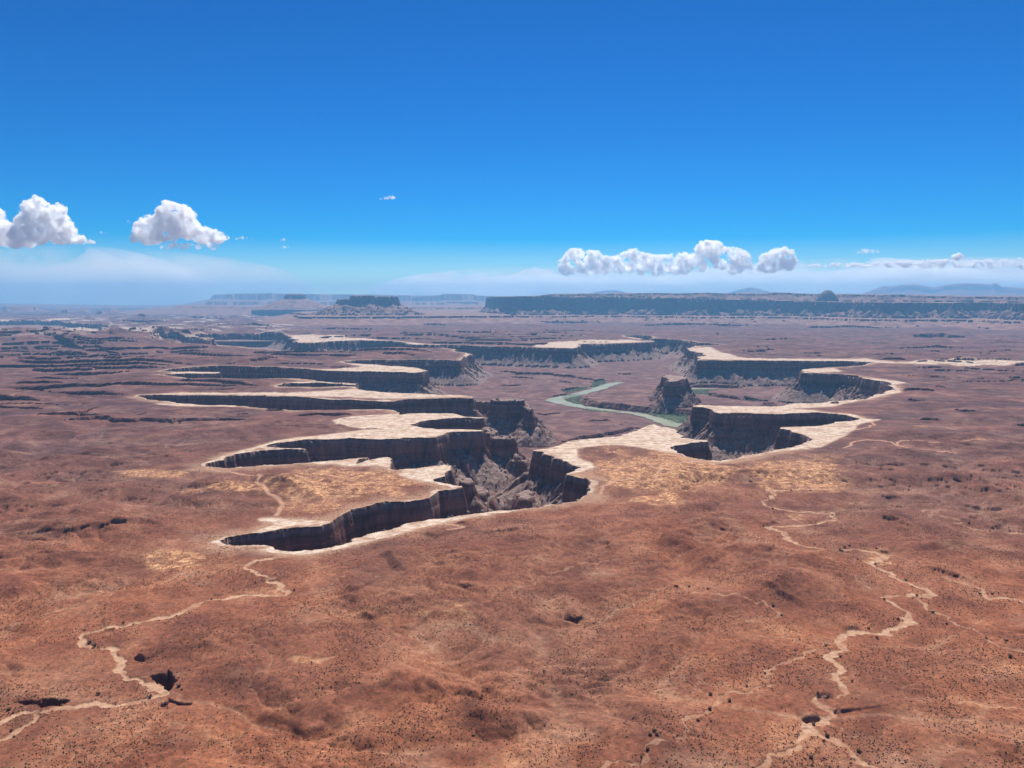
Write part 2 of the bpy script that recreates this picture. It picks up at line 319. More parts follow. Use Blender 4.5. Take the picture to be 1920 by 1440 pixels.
floor = np.minimum(floor, RIV_Z + 2.2 + 0.055 * np.maximum(driv - 75, 0) + np.clip(driv / 60 - 1, 0, 1) * (2 + 2 * fbm(Xf, Yf, 60, 3, 165)))
driv2 = np.full(X.shape, 900.0); segdist(driv2, pts_world(RIVPX + [(1330,806)], RIV_Z), 900.0, False); segdist(driv2, pts_world(RIVPX2 + [(1420,731)], RIV_Z), 900.0, False)
floor = np.minimum(floor, RIV_Z + 2.2 + 0.055 * np.maximum(driv2 - 75, 0) + 3 * np.clip(driv2 / 60 - 1, 0, 1) * (1 + fbm(Xf, Yf, 90, 3, 166)))
GREEN = [[(1054,748),(1062,742),(1089,740),(1085,754),(1097,761),(1077,758)],[(1106,727),(1114,717),(1131,714),(1137,719),(1122,726)],[(1202,772),(1285,779),(1291,792),(1266,794),(1241,785),(1220,778)],[(1093,767),(1147,772),(1189,773.5),(1140,774),(1106,773)],
 [(1296,732),(1345,731),(1325,737),(1330,745),(1300,743)],[(1395,752),(1440,754),(1440,758),(1400,757)],[(1060,734),(1100,726),(1100,730),(1062,738)]]
green = np.zeros(X.shape, np.float32)
for w in GREEN: green = np.maximum(green, inside(pts_world(w, RIV_Z)).astype(np.float32))
green_raw = green
FLOOR_LEDGES = [([(1088,750),(1095,756),(1122,758.5),(1168,760),(1210,762.5),(1291,769),(1330,772)],26),([(922,692),(967,700),(1030,701),(1075,706),(1105,710),(1148,713)],18),([(1018,743),(1045,738),(1060,733),(1104,722)],12),
 ([(1320,736),(1345,743),(1400,749)],22),([(952,815),(1002,820),(1055,829)],14),([(1040,834),(1072,823),(1156,810),(1225,797)],14),([(1100,789),(1150,785)],9),([(1135,798),(1175,792)],8),([(1290,722),(1340,721),(1400,722)],20),([(1000,775),(1060,771)],7),([(1040,712),(1080,716)],8),([(930,720),(990,722)],8),([(1180,725),(1200,722)],6),([(905,838),(960,842)],7),([(1120,702),(1200,700)],10),([(950,705),(1010,708)],9)]
fl_b = np.zeros(X.shape)
for k, (pts, h) in enumerate(FLOOR_LEDGES): add_ledge(fl_b, pts_world(pts, RIV_Z + 20), h / 1.35, 500 + k)
floor = floor + fl_b
tongue = poly_field(pts_world([(1088,746),(1097,750.5),(1122,754.5),(1168,759),(1210,763.5),(1291,770),(1420,773),(1460,753),(1345,743),(1322,737),(1290,739),(1262,729),(1180,722),(1150,726),(1115,735),(1090,742)], -134.0), near=110, far=300, rough=0.07, seed=90)
tk = tongue + 5 * fbm(Xf, Yf, 40, 3, 181)
tz = -134 + 4 * fbm(Xf, Yf, 160, 4, 182)
floor = np.where(tk > 0, np.maximum(floor, floor + (tz - floor) * np.interp(tk, [0, 12, 16, 26], [0, 0.45, 0.5, 1.0])), floor)
floor = np.where((green_raw > 0) & (tongue < -3), np.minimum(floor, RIV_Z + 3.4), floor)
def wall(d, top, wc=WC, cliff=CLIFF, cn=cone, slope=0.60):
    dd = np.maximum(d + flute * sstep(0, 10, d), 0)
    cl = np.where(dd < wc, top - cliff * stage(dd, wc), -1e3)
    ta = top - cliff + 34 * np.clip(cn - 0.25, -0.3, 1.1) * np.exp(-dd / 60) - slope * (dd - wc) + gul * np.exp(-dd / 150) - 8
    return np.maximum(cl, np.minimum(ta, top - 12 * (dd > 1.5))), ta
_D = np.full(X.shape, 500.0); par = np.zeros(X.shape)
segdist(_D, subdivide(MAINW, True, 0.03, 0.0, 60.0, 3), 500.0, True, par)
par = (par + 10 * fbm(Xf, Yf, 50, 3, 154)).astype(np.float32); dw = (dhole / 130).astype(np.float32)
cone_p = 1 - np.abs(perlin(par / 85, dw, 155)) * 2.2 + 0.35 * (1 - np.abs(perlin(par / 33, dw * 1.5, 156)) * 2.4)
gul_x = gul; gul = np.abs(perlin(par / 19, dw * 2.2, 157)) * 9 + np.abs(perlin(par / 50, dw, 158)) * 10 + 1.5 * fbm(Xf, Yf, 12, 2, 159)
w1, ta1 = wall(dhole, 0.0, cn=cone_p)
gul = gul_x
islands = [  # free standing remnants inside the canyon: outline px, top z, cliff height
 ([(1241,706),(1244,703.5),(1256,702),(1275,705),(1286,707),(1284,711),(1275,714),(1257,715.5),(1253,713),(1250,709)], -8, 62),
 ([(920,749),(922,746.8),(975,747),(983,748.5),(982,751),(950,752),(925,751)], -6, 72),
 ([(983,757),(992,758),(999,766),(997,770),(986,766)], -30, 55),
 ([(888,752),(905,751.5),(920,752),(918,754),(890,754)], -40, 40),
 ([(905,801),(918,800),(925,803),(932,812),(925,814),(914,812),(903,808)], -22, 58),
 ([(918,818),(940,816),(962,817),(966,821),(950,823),(924,822)], -30, 60),
 ([(966,848),(972,852),(975,857),(969,857)], -75, 30),
 ([(868,895),(884,896),(888,903),(878,906),(862,900)], -22, 50),
 ([(888,910),(905,912),(916,922),(903,925),(890,918)], -78, 25),
 ([(1314,838),(1328,838),(1332,842),(1318,844)], -40, 45),
 ([(966,925),(990,918),(1005,922),(1000,932),(975,935)], -85, 25),
 ([(705,760),(712,757.5),(728,757.5),(733,760),(712,761)], -18, 40),
]
zin = np.maximum(w1, np.minimum(floor, -60))
zin = np.where(dhole > WC, np.maximum(w1, floor), w1)
talus_m = sstep(-8, 4, ta1 - floor) * (dhole > 0)
capz = np.zeros(X.shape, np.float32)
for k, (pts, top, ch) in enumerate(islands):
    di = -poly_field(pts_world(pts, top), near=160, far=260, rel=0.002, rough=0.12, lo=5, seed=40 + k)
    wi, ta = wall(np.maximum(di, 0), top + 2.0 * fbm(Xf, Yf, 30, 2, 185), cliff=ch, slope=0.95 if k == 0 else 0.72)
    wi = np.where(di < 230, wi, -1e3)
    zin = np.maximum(zin, wi); talus_m = np.maximum(talus_m, (di > 8) * (ta > floor + 2) * (di < 230))
    capz = np.maximum(capz, (di <= 2) * (top > -28))
z = np.where(dhole > 0, np.minimum(zin, 0.0), z)
can = dhole > 0

# ------------------------------------------------------------------ mesas and buttes beyond
tx = [at_range(x, 1000)[0] / at_range(x, 1000)[1] for x in range(-400, 2400, 50)]; pxs = list(range(-400, 2400, 50))
PX = np.interp(T, tx, pxs)[None, :]
def rim_poly(pts, **k): return poly_field([at_range(x, r) for x, r in pts], **k)
base_mesa = np.zeros(X.shape, bool); butte_m = np.zeros(X.shape, bool); mesa_h = np.zeros(X.shape, np.float32)
wj = 90 * np.abs(fbm(Xf, Yf, 520, 4, 200)); wjs = 25 * fbm(Xf, Yf, 120, 3, 205)
dO = rim_poly([(941,15300),(962,14950),(988,15250),(1010,15000),(1060,15500),(1120,15250),(1180,15600),(1240,15050),(1300,15250),(1330,14800),(1420,15300),(1500,14800),(1600,14400),(1650,13800),(1700,13900),(1720,14600),(1790,14100),(1800,14800),(1850,14700),(1900,13900),(1960,13400),(2250,13400),(2250,42000),(985,42000),(950,20000)], near=900, far=3000, rel=0.008, rough=0.05, seed=60)
topO = np.interp(PX, [930,1000,1100,1300,1400,1550,1920], [462,462,452,425,402,362,345]) + 8 * fbm(Xf, Yf, 600, 3, 210)
o = -dO + wj * 0.8 + wjs
spur = 70 * np.clip(1 - np.abs(perlin(Xf / 340, Yf / 340, 211)) * 2.2, 0, 1)
clO = np.interp(o, [0, 12, 26, 42], [0, 60, 75, 245])
taO = 190 + spur - 0.52 * np.maximum(o, 0) + 22 * np.abs(perlin(Xf / 110, Yf / 110, 212))
hO = np.where(o <= 0, topO, np.where(o < 42, topO - clO, -99))
hO = np.maximum(hO, np.where(o > 20, np.minimum(taO, topO - 30), -99))
def bench(dist, top=105.0, cliff=28.0):
    q = dist + 0.5 * wj + wjs
    g = 10 * np.abs(perlin(Xf / 130, Yf / 130, 213))
    return np.where(q < 0, top, np.where(q < 8, top - cliff * q / 8, np.maximum(top - cliff - 0.16 * (q - 35) + g * np.exp(-q / 300), -80)))
hO = np.maximum(hO, bench(o - 900 + 260 * perlin(Xf / 1400, Yf / 1400, 215)))
dU = rim_poly([(1005,17500),(1100,17000),(1200,17200),(1350,16900),(1500,17500),(1650,16800),(1800,17200),(2250,17000),(2250,60000),(1005,60000)], near=900, far=2000, rel=0.01, rough=0.05, seed=61)
topU = np.interp(PX, [1000,1040,1120,1300,1500,1600,1700,1800,1920,2000], [470,520,528,540,522,505,480,462,452,450]) + 34 * np.maximum(fbm(Xf, Yf, 1100, 3, 216) - 0.1, 0) + 0.0045 * np.maximum(DIST - 18000, 0)
u = -dU + wj; hU = np.where(u <= 0, topU, np.where(u < 900, np.maximum(topU - 0.45 * u - 20 * (u > 30), topO), -99))
mesa = np.maximum(hO, hU)
# Bench carrying the big butte and the farther steps on the left of centre
dB = rim_poly([(556,13300),(600,13050),(640,12900),(700,13050),(760,13000),(830,13250),(900,13300),(960,13500),(960,26000),(620,26000),(545,17000)], near=700, far=2600, rel=0.008, rough=0.05, seed=62)
mesa = np.maximum(mesa, bench(-dB, 122.0, 34.0))
def step_mesa(pts, top, cliff, slope, seed, far=3500):
    d = -rim_poly(pts, near=1500, far=far, rel=0.012, rough=0.04, seed=seed) + wj
    return np.where(d <= 0, top, np.where(d < far * 0.9, np.maximum(top - cliff * np.clip(d / 120, 0, 1) - slope * d, -80), -80))
mesa = np.maximum(mesa, step_mesa([(335,25000),(420,23500),(600,21000),(960,21000),(960,45000),(350,45000)], 205, 40, 0.10, 63))
mesa = np.maximum(mesa, step_mesa([(388,31500),(450,30500),(620,30000),(960,30000),(960,60000),(388,60000)], 325, 90, 0.14, 64))
t4 = np.interp(PX, [430,498,505,515,600,700,745,800,822,832,884,894,935], [665,672,705,672,650,632,600,585,600,660,660,590,560])
mesa = np.maximum(mesa, step_mesa([(440,36500),(520,35500),(650,36000),(800,35200),(960,35500),(960,63000),(440,63000)], t4, 190, 0.22, 65))
mesa = np.maximum(mesa, step_mesa([(-500,45000),(100,44500),(300,45500),(350,50000),(350,60000),(-500,60000)], np.interp(PX, [-50, 0, 130, 330], [215, 190, 130, 40]), 20, 0.02, 66))
base_mesa |= (mesa > z + 4) & (DIST > 10000)
z = np.where(DIST > 9500, np.maximum(z, mesa), z)
BUTTES = [ # px,r outline; top function; cliff; talus slope
 ([(634,14700),(642,14450),(655,14350),(672,14500),(690,14380),(705,14520),(722,14380),(742,14500),(744,14900),(700,15250),(640,15150)], 14, 'ekker'),
 ([(536,21000),(545,20700),(568,20800),(572,21200),(560,21700),(540,21600)], 20, 'elat'),
 ([(17,30200),(40,29900),(64,30200),(64,30900),(17,30900)], 0, (176, 70, 0.25)), ([(8,30000),(12,30000),(12,30250),(8,30250)], 0, (150, 90, 0.6)),
 ([(116,28000),(125,28000),(125,28300),(116,28300)], 0, (150, 60, 0.4)), ([(149,28000),(156,28000),(156,28300),(149,28300)], 0, (140, 60, 0.4)),
 ([(207,27000),(216,27000),(216,27300),(207,27300)], 0, (130, 50, 0.35)), ([(263,19500),(269,19500),(269,19700),(263,19700)], 0, (95, 60, 0.5)), ([(185,24000),(189,24000),(189,24200),(185,24200)], 0, (110, 50, 0.5)),
 ([(1545,16500),(1556,16500),(1556,16700),(1545,16700)], 0, (598, 40, 1.0))]
for k, (pts, _, kind) in enumerate(BUTTES):
    d = -rim_poly(pts, near=500, far=900, rel=0.004, rough=0.10, seed=70 + k)
    dd = d + (0.35 * wj + wjs if kind == 'ekker' else 0.3 * wjs)
    if kind == 'ekker':
        top = np.where(PX < 657, 405, 470) - 22 * ((PX > 703) & (PX < 708)) - 14 * (PX > 708) + 12 * np.abs(perlin(Xf / 90, Yf / 90, 220))
        hb = np.where(dd <= 0, top, np.where(dd < 45, top - np.interp(dd, [0, 45], [0, 150]), -99))
        hb = np.maximum(hb, np.where((dd > 15) & (d < 880), np.minimum(300 + 0.6 * spur - 0.43 * dd + 22 * np.abs(perlin(Xf / 85, Yf / 85, 221)), 395), -99))
    elif kind == 'elat':
        top = 548 + 14 * np.abs(perlin(Xf / 120, Yf / 120, 222))
        hb = np.where(dd <= 0, top, np.where(dd < 60, top - dd / 60 * 120, -99)); hb = np.maximum(hb, np.where(dd > 30, 440 - 0.36 * dd - 900 * (d > 850) + 14 * np.abs(perlin(Xf / 120, Yf / 120, 223)), -99))
    else:
        top, c_, sl = kind; hb = np.where(dd <= 0, top, np.maximum(top - c_ * np.clip(dd / 70, 0, 1) - sl * np.maximum(dd, 0) - 900 * (d > 850), -99))
        if k == 9: hb = top - 3 - 0.0036 * np.maximum(np.hypot(X - at_range(1551, 16600)[0], Y - at_range(1551, 16600)[1]), 0) ** 2.05; hb = np.where(d < 260, hb, -99)
    m = (hb > z + 1) & (DIST > 9500); butte_m |= m; z = np.where(m, hb, z)
# overall ground far beyond keeps small swells
z = z + np.where((DIST > 9500) & ~base_mesa & ~butte_m, 10 * fbm(Xf, Yf, 1500, 3, 230), 0)

# ------------------------------------------------------------------ surface masks
rill = (1 - sstep(0.004, 0.05, bill2)) * 0.20 + (1 - sstep(0.004, 0.035, bill)) * 0.24
rill = rill * (1 - sstep(2200, 3800, DIST)) * rimfade * np.clip(0.6 + 1.2 * fbm(Xf, Yf, 160, 2, 77), 0, 1)
wash_m = np.maximum(wash_m, rill)
n1 = fbm(Xf, Yf, 60, 4, 240); n2 = fbm(Xf * 0.5, Yf, 25, 3, 245)
WHITE = [
 [(999,844),(1047,834),(1114,822),(1177,812),(1210,799),(1227,793),(1268,804),(1330,827),(1264,836),(1275,851),(1240,847),(1200,838),(1150,835),(1100,838),(1078,844),(1085,858),(1105,868),(1118,876),(1100,882),(1070,889),(1058,889),(1085,876),(1035,860),(1015,850)],
 [(620,786),(660,779),(745,776),(860,773),(908,782),(772,796),(905,805),(905,810),(829,817),(760,823),(655,823),(560,826),(500,836),(470,845),(420,858),(395,862),(430,850),(480,838),(520,826),(590,818),(640,812),(690,806),(640,798)],
 [(1299,759),(1400,760),(1490,755),(1570,751),(1640,741),(1655,741),(1600,753),(1560,762),(1480,766),(1600,777),(1625,786),(1660,786),(1610,795),(1600,812),(1540,838),(1470,846),(1420,853),(1350,867),(1320,865),(1380,860),(1490,836),(1517,820),(1462,803),(1565,791),(1610,786),(1565,775),(1340,774)],
 [(730,858),(660,859),(560,868),(640,872),(720,876),(760,884),(740,890),(800,905),(850,915),(870,914),(870,908),(840,896),(850,872),(785,876),(732,882)],
 [(545,986),(600,986),(620,979),(560,974),(480,975),(520,984),(470,998),(510,996)],
 [(510,1026),(610,1030),(680,1006),(760,986),(860,969),(960,959),(1010,953),(900,968),(800,988),(700,1014),(620,1036),(560,1042),(480,1034)],
 [(252,741),(400,739),(600,743),(750,746),(885,743),(880,737),(700,729),(560,733),(450,736),(330,737)],
 [(330,756),(440,761),(440,764),(330,761),(290,757)],
 [(640,679),(760,688),(802,695),(772,700),(650,697),(590,693),(680,687)],[(560,642),(615,641),(680,638),(735,639),(640,632),(545,628),(550,636)],[(700,651),(860,648),(780,643),(735,639)],
 [(1000,650),(1082,653),(1082,645),(1222,641),(1170,636),(1100,638),(1030,642)],[(1290,654),(1318,664),(1307,673),(1400,675),(1560,677),(1640,680),(1700,681),(1620,674),(1480,671),(1380,666),(1345,656),(1330,650)],
 [(1640,680),(1720,678.5),(1780,680.5),(1860,679.5),(1925,683),(1925,688),(1850,686),(1760,683.5)],
 [(1500,693),(1560,690),(1580,694),(1555,698),(1502,699)],[(1620,707),(1660,711),(1700,717),(1670,722),(1680,728),(1690,735),(1640,745),(1672,730),(1668,720)],
 [(80,600),(120,598.5),(140,601),(100,602)],[(0,600),(20,601),(24,604),(0,604)],[(0,609),(38,609.5),(38,612),(0,612)],
 [(545,716),(600,715.5),(668,721),(600,724),(560,721)],[(320,696.5),(413,697),(413,700),(320,700)]]
white = np.zeros(X.shape, np.float32)
for w in WHITE: white = np.maximum(white, soft_mask(w).astype(np.float32))
def blur(a, n=2):
    for _ in range(n):
        a = (a + np.roll(a, 1, 0) + np.roll(a, -1, 0)) / 3; a = (a + np.roll(a, 1, 1) + np.roll(a, -1, 1)) / 3
    return a
white = blur(white, 5); wbase = white.copy()
n3 = fbm(Xf * 0.45, Yf, 130, 4, 247)
white = sstep(0.26, 0.78, white + 0.36 * n1 + 0.24 * n2 + 0.30 * np.minimum(n3, 0.15)) * sstep(0.02, 0.2, wbase)
bw = 3.5 + 12 * sstep(-0.2, 0.8, fbm(Xf, Yf, 300, 2, 250)) + DIST * 0.0012
white = np.maximum(white, (1 - sstep(bw * 0.4, bw * 1.3, -dhole + 9 * n1 + 7 * n3)) * np.clip(0.85 + 0.5 * n2, 0.5, 1))
white = np.where(can, 0, white)
white = np.maximum(white, capz)
tan_m = np.where(can, 0, sstep(0.05, 0.7, blur(wbase, 14) * 1.3 + (1 - sstep(10, 75, -dhole)) * 0.5 + 0.25 * n1 + 0.25 * n3))
GRASS = [((1255,885),(190,52),1.0),((1490,888),(95,36),1.1),((660,905),(190,38),0.85),((600,935),(110,28),0.9),((1235,940),(70,18),0.9),((715,793),(60,8),0.9),((290,889),(70,9),1.0),((330,1050),(90,26),0.8),((430,925),(110,16),0.7),((1520,910),(90,14),1.0),
 ((560,1012),(90,20),0.6),((700,1000),(120,22),0.6),((1230,820),(90,16),0.4),((590,1252),(50,10),0.7),((470,1110),(120,14),0.55),((1840,830),(60,6),0.6),((1730,800),(60,5),0.5),((820,1150),(170,30),0.5),((1290,1130),(90,18),0.55),((700,1290),(200,70),0.35),((1650,1050),(60,22),0.6),((1490,965),(60,14),0.5),((900,1420),(300,60),0.3),((330,1400),(200,40),0.35),((1840,1320),(60,12),0.5)]
a_, b_, c_ = (X / Y), 0, 0
# pixel coordinates of each grid point on the rim level, used only to read the traced soil patches
zc = -CAM_Z; fy = Y * cp - zc * sp_; uy = Y * sp_ + zc * cp
GX = 960 + F * X / fy; GY = 720 - F * uy / fy
grass = np.zeros(X.shape, np.float32)
for (gx, gy), (sx, sy), st in GRASS: grass = np.maximum(grass, st * np.exp(-(((GX - gx) / sx) ** 2 + ((GY - gy) / sy) ** 2) * 0.9))
gl = sstep(0.34, 0.75, grass + 0.38 * fbm(Xf, Yf, 85, 4, 255)) * np.clip(grass * 1.6, 0, 1)
grass = np.where(can, 0, gl).astype(np.float32)
ROADS = [([(435,886),(475,894),(487,900),(489,907),(481,917),(497,925),(515,935),(530,945),(525,960),(517,969)],2.6),([(388,877),(410,884),(430,885),(428,880)],2.6),([(1225,905),(1240,882),(1262,873),(1290,868),(1330,866),(1380,861),(1440,850)],2.0),
 ([(1125,925),(1128,912),(1150,903),(1180,900)],2.2),([(1582,840),(1600,830),(1625,828),(1660,832),(1685,840),(1720,846),(1790,848)],2.4),([(1682,838),(1690,832),(1760,834)],2.0),([(1560,812),(1590,812),(1630,804),(1640,797),(1632,790)],2.4),([(810,988),(820,982),(850,984),(870,990),(840,996)],2.0)]
road = np.zeros(X.shape, np.float32)
for k, (pts, w) in enumerate(ROADS):
    D = np.full(X.shape, 40.0); segdist(D, subdivide(pts_world(pts), False, 0.004, 0.06, 6.0, 300 + k), 40.0, False)
    road = np.maximum(road, 1 - sstep(w, w * 2.2, D))
road = np.where(can, 0, road) * 0.8
green = np.where(can, blur(green_raw, 3), 0) * (z < RIV_Z + 9)
pale = sstep(0.15, 0.7, fbm(Xf * 0.6, Yf, 330, 4, 260))
pale = pale * np.where(DIST > 7000, nm, 0.0) + 0.0

# ------------------------------------------------------------------ materials
def nodes(name):
    m = bpy.data.materials.new(name); m.use_nodes = True; nt = m.node_tree; nt.nodes.clear()
    out = nt.nodes.new('ShaderNodeOutputMaterial'); return m, nt, out
class NB:
    def __init__(s, nt): s.nt = nt; s.L = nt.links.new
    def n(s, t, **k):
        x = s.nt.nodes.new(t)
        for a, b in k.items(): setattr(x, a, b)
        return x
    def pos(s, sc=(1, 1, 1)):
        g = s.n('ShaderNodeNewGeometry'); mp = s.n('ShaderNodeMapping'); mp.inputs['Scale'].default_value = sc
        s.L(g.outputs['Position'], mp.inputs['Vector']); return mp.outputs[0]
    def noise(s, vec, scale, detail=4, rough=0.55, dist=0):
        x = s.n('ShaderNodeTexNoise'); x.inputs['Scale'].default_value = scale; x.inputs['Detail'].default_value = detail
        x.inputs['Roughness'].default_value = rough; x.inputs['Distortion'].default_value = dist; s.L(vec, x.inputs['Vector']); return x.outputs[0]
    def ramp(s, f, stops):
        x = s.n('ShaderNodeValToRGB'); e = x.color_ramp.elements
        while len(e) < len(stops): e.new(0.5)
        for i, (p, c) in enumerate(stops):
            e[i].position = p; e[i].color = (*c, 1) if len(c) == 3 else c
        s.L(f, x.inputs[0]); return x.outputs[0]
    def mix(s, f, a, b, mode='MIX'):
        x = s.n('ShaderNodeMix', data_type='RGBA', blend_type=mode)
        for v, i in ((f, 0), (a, 6), (b, 7)):
            if isinstance(v, (int, float)): x.inputs[i].default_value = v
            elif isinstance(v, tuple): x.inputs[i].default_value = (*v, 1)
            else: s.L(v, x.inputs[i])
        return x.outputs[2]
    def math(s, op, a, b=0.0, c=None, clamp=False):
        x = s.n('ShaderNodeMath', operation=op, use_clamp=clamp)
        for v, i in ((a, 0), (b, 1), (c, 2)):
            if v is None: continue
            if isinstance(v, (int, float)): x.inputs[i].default_value = v
            else: s.L(v, x.inputs[i])
        return x.outputs[0]
    def attr(s, name): x = s.n('ShaderNodeAttribute', attribute_name=name); return x.outputs['Fac']

def terrain_mat():
    m, nt, out = nodes('desert_rock_and_soil'); b = NB(nt)
    P = b.pos(); geo = b.n('ShaderNodeNewGeometry'); sep = b.n('ShaderNodeSeparateXYZ'); b.L(geo.outputs['Position'], sep.inputs[0])
    sn = b.n('ShaderNodeSeparateXYZ'); b.L(geo.outputs['Normal'], sn.inputs[0])
    # soil
    big = b.noise(P, 0.0016, 5, 0.6, 0.4); mid = b.noise(P, 0.012, 6, 0.62, 0.6); fine = b.noise(P, 0.16, 5, 0.7); spk = b.noise(P, 0.38, 3, 0.75)
    soil = b.ramp(mid, [(0.30, (0.19, 0.062, 0.034)), (0.43, (0.295, 0.098, 0.048)), (0.56, (0.39, 0.145, 0.070)), (0.70, (0.52, 0.235, 0.120))])
    soil2 = b.ramp(mid, [(0.32, (0.165, 0.066, 0.045)), (0.50, (0.25, 0.105, 0.066)), (0.68, (0.36, 0.175, 0.108))])
    soil = b.mix(b.ramp(big, [(0.42, (0, 0, 0)), (0.60, (1, 1, 1))]), soil, soil2)
    soil = b.mix(b.math('MULTIPLY', b.attr('far'), 0.92), soil, b.ramp(mid, [(0.32, (0.080, 0.040, 0.042)), (0.50, (0.138, 0.072, 0.070)), (0.68, (0.24, 0.135, 0.122))]))  # haze tint put into the soil colour: darker and purpler with distance
    soil = b.mix(b.math('MULTIPLY', b.attr('ridge'), 0.34), soil, b.ramp(mid, [(0.32, (0.115, 0.040, 0.030)), (0.50, (0.185, 0.060, 0.040)), (0.68, (0.27, 0.098, 0.058))]))
    soil = b.mix(1.0, soil, b.ramp(fine, [(0.30, (0.60, 0.57, 0.58)), (0.5, (1.0, 1.0, 1.0)), (0.70, (1.48, 1.45, 1.38))]), 'MULTIPLY')
    soil = b.mix(b.ramp(spk, [(0.53, (0, 0, 0)), (0.60, (0.72, 0.72, 0.72))]), soil, (0.105, 0.066, 0.042))
    fb_ = b.noise(b.pos((0.6, 1, 1)), 0.0045, 5, 0.65, 0.5)
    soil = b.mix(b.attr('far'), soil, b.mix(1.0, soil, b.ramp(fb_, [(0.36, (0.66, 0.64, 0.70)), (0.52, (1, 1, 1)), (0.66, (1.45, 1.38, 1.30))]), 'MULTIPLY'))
    # pale far country
    soil = b.mix(b.attr('pale'), soil, (0.50, 0.38, 0.31))
    # straw grass patches with clumps
    gc = b.ramp(b.noise(P, 0.14, 3, 0.7), [(0.36, (0.34, 0.145, 0.075)), (0.50, (0.55, 0.27, 0.125)), (0.62, (0.86, 0.52, 0.28))])
    gf = b.math('MULTIPLY', b.attr('grass'), b.ramp(b.noise(P, 0.045, 4, 0.7), [(0.40, (0.12,) * 3), (0.58, (1,) * 3)]))
    soil = b.mix(gf, soil, gc)
    soil = b.mix(b.attr('wash'), soil, b.ramp(fine, [(0.32, (0.36, 0.20, 0.115)), (0.5, (0.52, 0.315, 0.195)), (0.66, (0.62, 0.40, 0.26))]))
    soil = b.mix(b.attr('road'), soil, (0.58, 0.33, 0.21))
    # white sandstone cap
    wn_ = b.noise(b.pos((1, 1.5, 1)), 0.05, 6, 0.68, 0.5)
    wcol = b.ramp(wn_, [(0.33, (0.33, 0.175, 0.12)), (0.43, (0.53, 0.37, 0.26)), (0.54, (0.69, 0.54, 0.41)), (0.66, (0.80, 0.68, 0.55))])
    wpat = b.ramp(b.noise(b.pos((0.7, 1, 1)), 0.022, 5, 0.7, 0.4), [(0.36, (0.35,) * 3), (0.50, (1,) * 3)])
    soil = b.mix(b.math('MULTIPLY', b.attr('tan'), 0.75), soil, b.ramp(fine, [(0.35, (0.34, 0.185, 0.115)), (0.6, (0.50, 0.31, 0.20))]))
    soil = b.mix(b.math('MULTIPLY', b.attr('white'), wpat), soil, wcol)
    # cliffs: bedded and streaked rock
    zb = b.noise(b.pos((0.0016, 0.0016, 0.045)), 1.0, 4, 0.6)
    st = b.noise(b.pos((0.055, 0.055, 0.007)), 1.0, 6, 0.68, 0.3)
    rock = b.ramp(zb, [(0.33, (0.13, 0.055, 0.038)), (0.48, (0.27, 0.125, 0.085)), (0.60, (0.38, 0.21, 0.15)), (0.72, (0.26, 0.12, 0.08))])
    rock = b.mix(1.0, rock, b.ramp(st, [(0.34, (0.55, 0.52, 0.52)), (0.50, (0.95, 0.93, 0.93)), (0.64, (1.3, 1.22, 1.15))]), 'MULTIPLY')
    capf = b.math('MULTIPLY', b.ramp(b.math('MULTIPLY_ADD', sep.outputs[2], 1 / 40.0, 1.0, clamp=True), [(0.60, (0,) * 3), (0.80, (1,) * 3)]), b.attr('canyon'))
    rock = b.mix(b.math('MULTIPLY', capf, 0.6), rock, b.ramp(st, [(0.35, (0.30, 0.20, 0.15)), (0.6, (0.52, 0.40, 0.31))]))
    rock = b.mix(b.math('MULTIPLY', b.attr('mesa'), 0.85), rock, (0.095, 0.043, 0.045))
    rock = b.mix(1.0, rock, (0.72, 0.68, 0.74), 'MULTIPLY')
    # talus
    tn_ = b.noise(P, 0.09, 6, 0.72)
    tal = b.ramp(tn_, [(0.33, (0.115, 0.066, 0.056)), (0.48, (0.23, 0.150, 0.125)), (0.66, (0.42, 0.315, 0.265))])
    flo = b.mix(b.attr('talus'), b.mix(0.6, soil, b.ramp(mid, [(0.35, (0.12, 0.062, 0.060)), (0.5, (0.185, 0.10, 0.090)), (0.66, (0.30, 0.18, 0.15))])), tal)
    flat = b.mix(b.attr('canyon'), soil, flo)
    flat = b.mix(b.attr('green'), flat, (0.13, 0.16, 0.09))
    far_t = b.ramp(b.noise(b.pos((1, 1, 0.3)), 0.006, 6, 0.65), [(0.35, (0.19, 0.085, 0.06)), (0.6, (0.36, 0.20, 0.145))])
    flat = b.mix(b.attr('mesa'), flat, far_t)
    steep = b.ramp(sn.outputs[2], [(0.50, (1,) * 3), (0.74, (0,) * 3)])
    col = b.mix(steep, flat, rock)
    bs = b.n('ShaderNodeBsdfPrincipled'); b.L(col, bs.inputs['Base Color']); bs.inputs['Roughness'].default_value = 0.95
    bs.inputs['Specular IOR Level'].default_value = 0.12
    bh = b.math('ADD', b.math('MULTIPLY', fine, 1.6), b.math('ADD', b.math('MULTIPLY', mid, 3.0), b.math('MULTIPLY', b.math('MULTIPLY', st, 3.0), steep)))
    bp = b.n('ShaderNodeBump'); bp.inputs['Strength'].default_value = 0.65; bp.inputs['Distance'].default_value = 1.0
    b.L(bh, bp.inputs['Height']); b.L(bp.outputs[0], bs.inputs['Normal'])
    b.L(bs.outputs[0], out.inputs['Surface']); return m
TERR = terrain_mat()
def simple(name, stops, scale, rough=0.9, spec=0.2, bump=0):
    m, nt, out = nodes(name); b = NB(nt)
    c = b.ramp(b.noise(b.pos(), scale, 4, 0.6), stops)
    bs = b.n('ShaderNodeBsdfPrincipled'); b.L(c, bs.inputs['Base Color']); bs.inputs['Roughness'].default_value = rough; bs.inputs['Specular IOR Level'].default_value = spec
    b.L(bs.outputs[0], out.inputs['Surface']); return m

